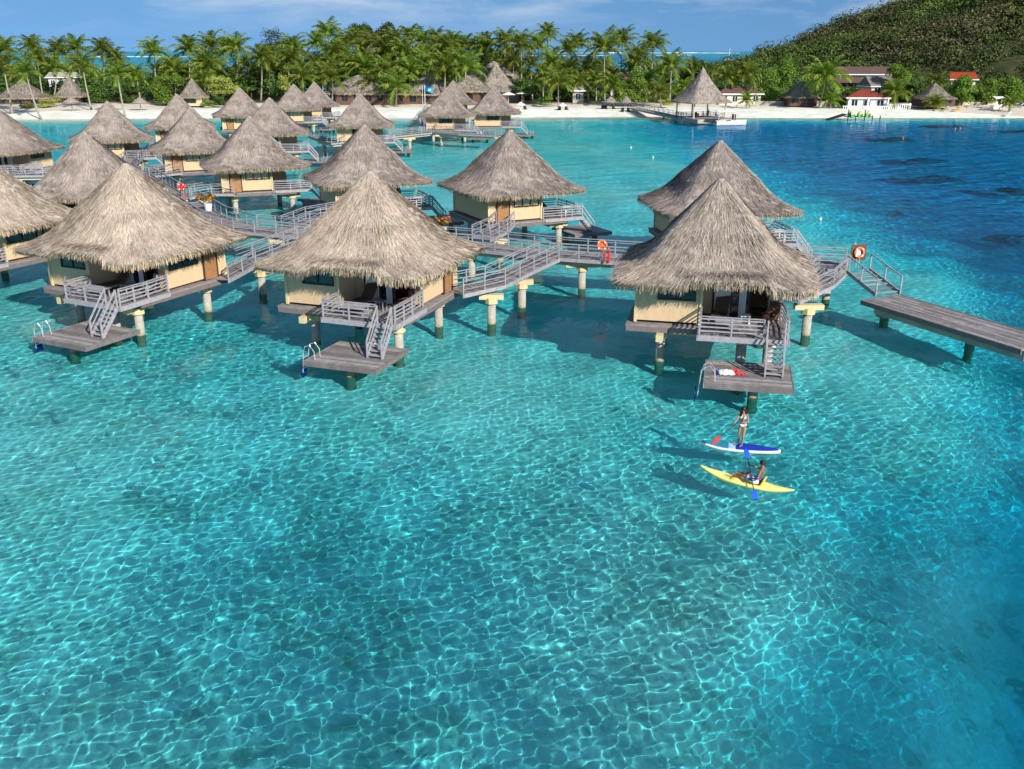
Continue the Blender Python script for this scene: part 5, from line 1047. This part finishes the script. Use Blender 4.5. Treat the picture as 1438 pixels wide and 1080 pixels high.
# ------------------------------------------------------------------ paddleboard, kayak, paddles
def sup():
    a, b = at(987, 623.5, .1), at(1092, 633, .1); c = (a + b) / 2; d = b - a; L = 3.15; r = empty('paddleboard', (c.x, c.y, .02), math.atan2(d.y, d.x), 'white and blue stand up paddleboard carrying the standing woman', 'paddleboard')
    def outline(f): return .40 * (math.sin(math.pi * min(1, max(0, f))) ** .55) * (1 - .12 * abs(f - .45))
    n = 34; m_ = 9
    def shell(z0, z1, k, fa=0, fb=1, rim=.8):
        vs = []; fs = []
        for i in range(n + 1):
            f = fa + (fb - fa) * i / n; w_ = outline(f) * k; rock = .10 * max(0, .25 - f) / .25 + .02 * max(0, f - .85)
            for j in range(m_): q = -1 + 2 * j / (m_ - 1); vs.append((-L / 2 + L * f, w_ * q, z1 + rock - .02 * abs(q) ** 4))
            for j in range(m_): q = 1 - 2 * j / (m_ - 1); vs.append((-L / 2 + L * f, w_ * q * rim, z0 + rock))
        t_ = 2 * m_
        for i in range(n):
            for j in range(t_): fs.append((i * t_ + j, (i + 1) * t_ + j, (i + 1) * t_ + (j + 1) % t_, i * t_ + (j + 1) % t_))
        fs.append(tuple(range(t_))); fs.append(tuple(n * t_ + j for j in reversed(range(t_)))); return MB().add(vs, fs)
    shell(-.02, .13, 1).build('hull', M['white'], r, True)
    tl = simple('teal_deck', (.02, .22, .35), .5, .3); db = simple('royal_blue_deck', (.01, .04, .42), .5, .3); lb = simple('pale_blue_band', (.35, .6, .8), .5, .3)
    shell(.125, .136, .86, .02, .36, .98).build('teal_nose', tl, r, True); shell(.125, .136, .86, .365, .44, .98).build('pale_band', lb, r, True); shell(.125, .136, .86, .445, .975, .98).build('blue_tail', db, r, True)
    return r
SB = sup(); SU = (SB.location.x, SB.location.y, SB.rotation_euler.z)
def lp(B_, x, y, z_): X0, Y0, a = B_; return Vector((X0 + x * math.cos(a) - y * math.sin(a), Y0 + x * math.sin(a) + y * math.cos(a), z_))
def kayak():
    a, b = at(982, 660, .15), at(1115, 694.5, .1); c = (a + b) / 2; d = b - a; L = d.length; r = empty('kayak', (c.x, c.y, 0), math.atan2(d.y, d.x), 'long yellow sit-on kayak with the seated man', 'kayak')
    n, m_ = 40, 16; vs = []; fs = []
    for i in range(n + 1):
        f = i / n; w_ = .36 * (math.sin(math.pi * min(.999, max(.001, f)))) ** .95 + .008; rock = .20 * max(0, .35 - f) ** 2 / .1225 + .12 * max(0, f - .7) ** 2 / .09
        well = math.exp(-((f - .55) / .11) ** 4) * .10 + math.exp(-((f - .28) / .09) ** 4) * .06
        for j in range(m_):
            t_ = 6.28319 * j / m_; y = w_ * math.cos(t_); zt = math.sin(t_)
            z_ = .16 + rock + (.10 * zt * (1 - .35 * abs(y / w_)) - (well * max(0, 1 - (abs(y) / (w_ * .72)) ** 4)) if zt > 0 else .20 * zt)
            z_ = (.16 + rock) + (z_ - .16 - rock) * min(1, (w_ / .30)) ** .6; vs.append((-L / 2 + L * f, y, z_))
    for i in range(n):
        for j in range(m_): fs.append((i * m_ + j, (i + 1) * m_ + j, (i + 1) * m_ + (j + 1) % m_, i * m_ + (j + 1) % m_))
    fs.append(tuple(range(m_))); fs.append(tuple(n * m_ + j for j in reversed(range(m_))))
    MB().add(vs, fs).build('hull', simple('pale_yellow_hull', (.80, .70, .22), .45, .35, .05), r, True)
    MB().beam((.62, 0, .22), (.72, 0, .46), .42, .05).build('seat_back', M['yplastic'], r, bevel=.02)
    for x in (-.42,): MB().box((x, 0, .22), (.10, .5, .05)).build('foot_brace', M['yplastic'], r)
    return r
KB = kayak(); KU = (KB.location.x, KB.location.y, KB.rotation_euler.z)

def body(name, J, E_, rad, root, mat, parent, sub=2):
    names = list(J); me = bpy.data.meshes.new(name); me.from_pydata([tuple(J[k]) for k in names], [(names.index(a), names.index(b)) for a, b in E_], []); o = link(bpy.data.objects.new(name, me), parent)
    sk = o.modifiers.new('skin', 'SKIN'); sk.use_smooth_shade = True; sk.branch_smoothing = .3; lay = me.skin_vertices[0] if me.skin_vertices else None
    if lay is None:
        bpy.context.view_layer.objects.active = o; bpy.ops.mesh.customdata_skin_add(); lay = me.skin_vertices[0]
    for i, k in enumerate(names): q = rad[k]; lay.data[i].radius = q if isinstance(q, tuple) else (q, q); lay.data[i].use_root = (k == root)
    su = o.modifiers.new('subsurf', 'SUBSURF'); su.levels = sub; su.render_levels = sub; me.materials.append(mat); return o
def hand(J, E_, rad, base, wrist, tipdir, side, curl, pre, grip):
    """five fingers closing round what is held: palm out from the wrist, fingers bent towards curl"""
    t_, s_, c_ = tipdir.normalized(), side.normalized(), curl.normalized(); pm = wrist + t_ * .055; J[pre + 'palm'] = pm; rad[pre + 'palm'] = (.030, .020); E_.append((wrist_name[pre], pre + 'palm'))
    for k, (o_, l_) in enumerate(((-.030, .030), (-.010, .034), (.010, .032), (.029, .025))):
        a = pm + t_ * .035 + s_ * o_; b = a + t_ * l_ * .7 + c_ * l_ * .9; c = b + c_ * l_ * .6 - t_ * l_ * .8
        for q, (pp, rr) in enumerate(((a, .0095), (b, .0085), (c, .0075))): J[f'{pre}f{k}{q}'] = pp; rad[f'{pre}f{k}{q}'] = rr
        E_ += [(pre + 'palm', f'{pre}f{k}0'), (f'{pre}f{k}0', f'{pre}f{k}1'), (f'{pre}f{k}1', f'{pre}f{k}2')]
    a = wrist + t_ * .03 - s_ * .035 + c_ * .01; b = a + t_ * .02 + c_ * .03; J[pre + 't0'] = a; J[pre + 't1'] = b; rad[pre + 't0'] = .011; rad[pre + 't1'] = .009; E_ += [(pre + 'palm', pre + 't0'), (pre + 't0', pre + 't1')]
wrist_name = {'l': 'lw', 'r': 'rw'}
def face(parent, hc, fwd, skinm, scale=1.0, name='face'):
    """nose, eyes, mouth and ears set on the head"""
    up = Vector((0, 0, 1)); rt = fwd.cross(up).normalized(); M_ = lambda a, b, c: hc + fwd * a * scale + rt * b * scale + up * c * scale
    mb = MB()
    for s_ in (-1, 1): mb.sphere(M_(.088, s_ * .031, .005), .012 * scale, 8, 6)
    mb.build('eyes', simple('eye_dark', (.02, .015, .015), .3, .5) if 'eye_dark' not in bpy.data.materials else bpy.data.materials['eye_dark'], parent, True)
    MB().sphere(M_(.094, 0, -.045), .016 * scale, 8, 6, (1, 1.4, .5)).build('lips', simple('lips_red', (.45, .12, .10), .5, .3) if 'lips_red' not in bpy.data.materials else bpy.data.materials['lips_red'], parent, True)
    mb = MB(); mb.sphere(M_(.100, 0, -.018), .015 * scale, 8, 6, (1, .8, 1.5))
    for s_ in (-1, 1): mb.sphere(M_(0, s_ * .082, -.005), .024 * scale, 8, 6, (.7, .4, 1.2))
    mb.build('nose_and_ears', skinm, parent, True)

# --- woman standing on the board, paddling with the blade out to the left
pw = empty('person', lp(SU, .03, 0, .155), 0, 'woman in white bikini standing on the paddleboard holding a red bladed paddle', 'person')
V = Vector
J = dict(pel=V((.0, 0, .93)), wai=V((.01, .0, 1.06)), che=V((-.01, -.02, 1.22)), nkb=V((-.02, -.04, 1.38)), nk=V((-.03, -.06, 1.45)), hd0=V((-.04, -.08, 1.53)), hd1=V((-.04, -.075, 1.62)),
         lh=V((-.08, .06, .88)), lk=V((-.11, -.01, .47)), la=V((-.10, .12, .08)), lt=V((-.22, .06, .025)), lf=V((-.12, .14, .03)),
         rh=V((.08, -.05, .88)), rk=V((.02, -.14, .47)), ra=V((.03, -.06, .08)), rt=V((-.10, -.13, .025)), rf=V((.02, -.05, .03)),
         ls=V((-.155, .02, 1.36)), le=V((-.30, -.10, 1.14)), lw=V((-.42, -.22, .98)), rs=V((.135, -.07, 1.36)), re=V((.15, -.23, 1.13)), rw=V((-.06, -.33, 1.15)))
rad = dict(pel=(.125, .095), wai=(.095, .075), che=(.12, .085), nkb=(.075, .055), nk=(.042, .042), hd0=(.062, .075), hd1=(.072, .085), lh=.085, lk=.055, la=.032, lt=(.035, .016), lf=(.03, .02), rh=.085, rk=.055, ra=.032, rt=(.035, .016), rf=(.03, .02),
           ls=.042, le=.031, lw=.023, rs=.042, re=.031, rw=.023)
E_ = [('pel', 'wai'), ('wai', 'che'), ('che', 'nkb'), ('nkb', 'nk'), ('nk', 'hd0'), ('hd0', 'hd1'), ('pel', 'lh'), ('lh', 'lk'), ('lk', 'la'), ('la', 'lt'), ('la', 'lf'), ('pel', 'rh'), ('rh', 'rk'), ('rk', 'ra'), ('ra', 'rt'), ('ra', 'rf'),
      ('nkb', 'ls'), ('ls', 'le'), ('le', 'lw'), ('nkb', 'rs'), ('rs', 're'), ('re', 'rw')]
pd = V((-.78, -.20, -.62)).normalized()                              # direction of the paddle shaft, towards the blade
hand(J, E_, rad, None, J['lw'], V((-.5, -.5, -.4)), pd, V((.3, -.6, -.4)), 'l', None); hand(J, E_, rad, None, J['rw'], V((-.9, -.2, -.1)), pd, V((0, .5, -.7)), 'r', None)
body('body', J, E_, rad, 'pel', skin, pw); fw = V((-.25, -.95, -.15)).normalized(); hc = J['hd0'].lerp(J['hd1'], .55) + V((0, -.0, .0))
mb = MB(); mb.sphere(hc - fw * .025 + V((0, 0, .045)), .108, 14, 10, (1, 1, .95)); mb.build('hair', hair, pw, True)
mb = MB()
for k in range(16):
    a = -.35 + k * .20; s_ = V((math.cos(a + .3), math.sin(a + .3), 0)); mb.tube([hc + s_ * .07 + V((0, 0, .06)), hc + s_ * .10 - V((0, 0, .06)), hc + s_ * .10 - V((0, 0, .2)), hc + s_ * .085 - V((.0, 0, .33 + .03 * (k % 3)))], [.03, .036, .032, .010], 6)
mb.build('long_hair', hair, pw, True); face(pw, hc, fw, skin)
wc = simple('white_bikini_cloth', (.78, .78, .80), .8, .1); mb = MB()
for s_ in (-1, 1): mb.sphere(J['che'] + V((s_ * .062 - .02, -.085, .045)), .062, 10, 8, (1, .75, 1))
bk = mb.build('bikini_top', wc, pw, True); mb = MB()
for s_ in (-1, 1): mb.tube([J['che'] + V((s_ * .062 - .02, -.13, .08)), J['nkb'] + V((s_ * .05, -.05, .03)), J['nk'] + V((s_ * .03, .03, .0))], .009, 5)
mb.build('strap', wc, bk, True)
mb = MB(); mb.tube([J['pel'] + V((0, 0, .035)), J['pel'] + V((0, 0, .0)), J['pel'] + V((0, 0, -.05)), J['pel'] + V((0, 0, -.10))], [.132, .142, .125, .06], 16); mb.xf(lambda q: V((q.x * 1.04, q.y * .86, q.z))); mb.build('bikini_bottom', wc, pw, True)
pp = empty('paddle', pw.location + J['lw'] + V((-.05, -.05, -.03)), 0, 'dark shafted paddle with a dull red blade held by the standing woman', 'paddle'); mb = MB(); mb.tube([tuple(pd * -.58), tuple(pd * .62)], .016, 8); mb.build('shaft', M['black'], pp)
mb = MB(); e1 = pd; e2 = V((0, 0, 1)).cross(e1).normalized(); e3 = e1.cross(e2); out = [(.60, .02), (.68, .09), (.82, .115), (.95, .10), (1.02, .05)]
vs = []
for s3 in (-1, 1):
    for sg in (-1, 1):
        for f, w_ in out: vs.append(tuple(e1 * f + e3 * w_ * sg + e2 * .010 * s3))
n5 = 5
for b_ in (0, 10): mb.f += [tuple(b_ + q for q in ((i, i + 1, n5 + i + 1, n5 + i) if b_ else (n5 + i, n5 + i + 1, i + 1, i))) for i in range(4)]
mb.v = vs; mb.f += [(i, i + 1, 10 + i + 1, 10 + i) for i in range(4)] + [(5 + i, 10 + 5 + i, 10 + 6 + i, 6 + i) for i in range(4)] + [(4, 9, 19, 14), (0, 10, 15, 5)]
mb.build('blade', simple('dull_red_blade', (.42, .05, .05), .5, .3), pp)
MB().tube([tuple(pd * -.58 + V((.03, .05, 0))), tuple(pd * -.58 - V((.03, .05, 0)))], .018, 8).build('grip', M['black'], pp)

# --- man seated in the kayak, leaning back, facing the bow (towards -x of the hull)
pm_ = empty('person', (KU[0], KU[1], 0), KU[2], 'dark haired man in white and blue shorts sitting in the yellow kayak', 'person')
J = dict(pel=V((.42, 0, .30)), wai=V((.50, 0, .44)), che=V((.58, 0, .62)), nkb=V((.60, 0, .80)), nk=V((.58, 0, .88)), hd0=V((.55, 0, .95)), hd1=V((.53, 0, 1.05)),
         lh=V((.36, .09, .29)), lk=V((-.02, .14, .46)), la=V((-.36, .10, .30)), lt=V((-.44, .10, .42)), lf=V((-.38, .10, .27)), rh=V((.36, -.09, .29)), rk=V((-.04, -.13, .42)), ra=V((-.40, -.08, .29)), rt=V((-.49, -.09, .40)), rf=V((-.42, -.08, .26)),
         ls=V((.58, .19, .77)), le=V((.36, .32, .64)), lw=V((.10, .17, .76)), rs=V((.58, -.19, .77)), re=V((.54, -.38, .52)), rw=V((.37, -.25, .46)))
rad = dict(pel=(.13, .11), wai=(.12, .09), che=(.155, .105), nkb=(.11, .07), nk=.055, hd0=(.068, .075), hd1=(.078, .088), lh=.095, lk=.062, la=.040, lt=(.04, .018), lf=(.03, .025), rh=.095, rk=.062, ra=.040, rt=(.04, .018), rf=(.03, .025), ls=.060, le=.042, lw=.030, rs=.060, re=.042, rw=.030)
E_ = [('pel', 'wai'), ('wai', 'che'), ('che', 'nkb'), ('nkb', 'nk'), ('nk', 'hd0'), ('hd0', 'hd1'), ('pel', 'lh'), ('lh', 'lk'), ('lk', 'la'), ('la', 'lt'), ('la', 'lf'), ('pel', 'rh'), ('rh', 'rk'), ('rk', 'ra'), ('ra', 'rt'), ('ra', 'rf'), ('nkb', 'ls'), ('ls', 'le'), ('le', 'lw'), ('nkb', 'rs'), ('rs', 're'), ('re', 'rw')]
kd = (V((.10, .95, 1.02)) - V((.18, -.62, .16))); kd = (J['lw'] - J['rw']).normalized()
hand(J, E_, rad, None, J['lw'], V((-.9, .1, .2)), kd, V((-.1, .2, -.9)), 'l', None); hand(J, E_, rad, None, J['rw'], V((-.9, 0, .1)), kd, V((-.1, .2, -.9)), 'r', None)
darkskin = simple('brown_skin', (.22, .105, .06), .5, .35, .06); body('body', J, E_, rad, 'pel', darkskin, pm_)
hc = J['hd0'].lerp(J['hd1'], .6); fw = V((-1, 0, -.1)).normalized(); MB().sphere(hc + V((.025, 0, .035)), .108, 14, 10, (1, .95, .9)).build('short_hair', hair, pm_, True); face(pm_, hc, fw, darkskin, 1.05)
mb = MB()
for s_ in (-1, 1): mb.tube([V((.50, s_ * .05, .33)), V((.36, s_ * .095, .30)), V((.20, s_ * .115, .375)), V((.08, s_ * .13, .43))], [.13, .125, .098, .088], 12)
sh = mb.build('shorts', simple('white_shorts_cloth', (.74, .74, .80), .8, .1), pm_, True)
mb = MB(); mb.tube([V((.44, 0, .34)), V((.52, 0, .44))], [.165, .14], 14); mb.xf(lambda q: V((q.x, q.y * 1.05, q.z))); mb.build('blue_waistband', simple('blue_shorts_cloth', (.06, .09, .42), .8, .1), sh, True)
mb = MB()
for s_ in (-1, 1): mb.tube([V((.46, s_ * .13, .36)), V((.30, s_ * .19, .34)), V((.14, s_ * .215, .40))], [.05, .045, .03], 8)
mb.build('blue_side_panel', bpy.data.materials['blue_shorts_cloth'], sh, True)
mid = lp(KU, *(((J['lw'] + J['rw']) / 2) + V((-.085, 0, 0)) - (J['lw'] - J['rw']).normalized() * .13)); kp = empty('kayak_paddle', mid, KU[2], 'double ended paddle with bright blue blades held upright by the seated man', 'paddle')
MB().tube([tuple(kd * -.74), tuple(kd * .74)], .016, 8).build('shaft', M['black'], kp)
bb = simple('bright_blue_blade', (.015, .10, .75), .4, .4)
for sg, nm in ((1, 'blade'), (-1, 'blade')):
    e1 = kd * sg; e2 = V((.57, -.82, 0)); e2 = (e2 - e1 * e2.dot(e1)).normalized(); e3 = e1.cross(e2).normalized(); out = [(.68, .02), (.76, .08), (.90, .10), (1.04, .095), (1.11, .05)]; vs = []
    for s3 in (-1, 1):
        for s4 in (-1, 1):
            for f, w_ in out: vs.append(tuple(e1 * f + e3 * w_ * s4 + e2 * (.010 * s3 + .02 * math.sin(f * 9))))
    mb = MB(); mb.v = vs
    for b_ in (0, 10): mb.f += [tuple(b_ + q for q in (i, i + 1, 5 + i + 1, 5 + i)) for i in range(4)]
    mb.f += [(i, i + 1, 11 + i, 10 + i) for i in range(4)] + [(5 + i, 15 + i, 16 + i, 6 + i) for i in range(4)] + [(4, 9, 19, 14), (0, 10, 15, 5)]; mb.build(nm, bb, kp)
# people standing in the pavilion
def standing(p, rz, label, shirt, seated=False):
    r = empty('person', p, rz, label, 'person'); h = .45 if seated else 0
    J = dict(pel=V((0, 0, .95 - h)), che=V((0, .02, 1.28 - h)), nk=V((0, .0, 1.5 - h)), hd=V((0, -.02, 1.66 - h)), lh=V((.09, 0, .9 - h)), rh=V((-.09, 0, .9 - h)), ls=V((.19, 0, 1.42 - h)), le=V((.24, -.05, 1.15 - h)), lw=V((.22, -.2, 1.0 - h)), rs=V((-.19, 0, 1.42 - h)), re=V((-.24, -.05, 1.15 - h)), rw=V((-.22, -.2, 1.0 - h)))
    if seated: J.update(lk=V((.11, -.42, .5)), la=V((.11, -.42, .06)), rk=V((-.11, -.42, .5)), ra=V((-.11, -.42, .06)), lt=V((.11, -.56, .03)), rt=V((-.11, -.56, .03)))
    else: J.update(lk=V((.1, -.03, .5)), la=V((.1, 0, .07)), rk=V((-.1, -.03, .5)), ra=V((-.1, 0, .07)), lt=V((.1, -.16, .03)), rt=V((-.1, -.16, .03)))
    rad = dict(pel=(.13, .1), che=(.15, .1), nk=.05, hd=(.085, .095), lh=.085, rh=.085, lk=.055, rk=.055, la=.04, ra=.04, lt=.03, rt=.03, ls=.055, rs=.055, le=.04, re=.04, lw=.028, rw=.028)
    E_ = [('pel', 'che'), ('che', 'nk'), ('nk', 'hd'), ('pel', 'lh'), ('lh', 'lk'), ('lk', 'la'), ('la', 'lt'), ('pel', 'rh'), ('rh', 'rk'), ('rk', 'ra'), ('ra', 'rt'), ('che', 'ls'), ('ls', 'le'), ('le', 'lw'), ('che', 'rs'), ('rs', 're'), ('re', 'rw')]
    body('body', J, E_, rad, 'pel', darkskin, r, 1); MB().sphere(J['hd'] + V((0, .02, .05)), .11, 10, 8).build('hair', hair, r, True)
    MB().tube([J['pel'], J['che'], J['che'] + V((0, 0, .16))], [.165, .19, .13], 12).xf(lambda q: V((q.x, q.y * .8, q.z))).build('shirt', shirt, r, True)
standing(ploc(1.2, -1.6), R(-60), 'person in dark blue top standing under the pavilion roof', M['blue']); standing(ploc(.2, -1.0), R(60), 'person in black sitting under the pavilion roof', M['black'], True)
for o_ in sc.objects:
    if o_.type == 'MESH' and o_.name.startswith('swim_ladder'): pass
for o_ in sc.objects:
    if o_.name.startswith(('ladder_sleeve', 'swim_ladder')): o_.cycles.is_caustics_receiver = True
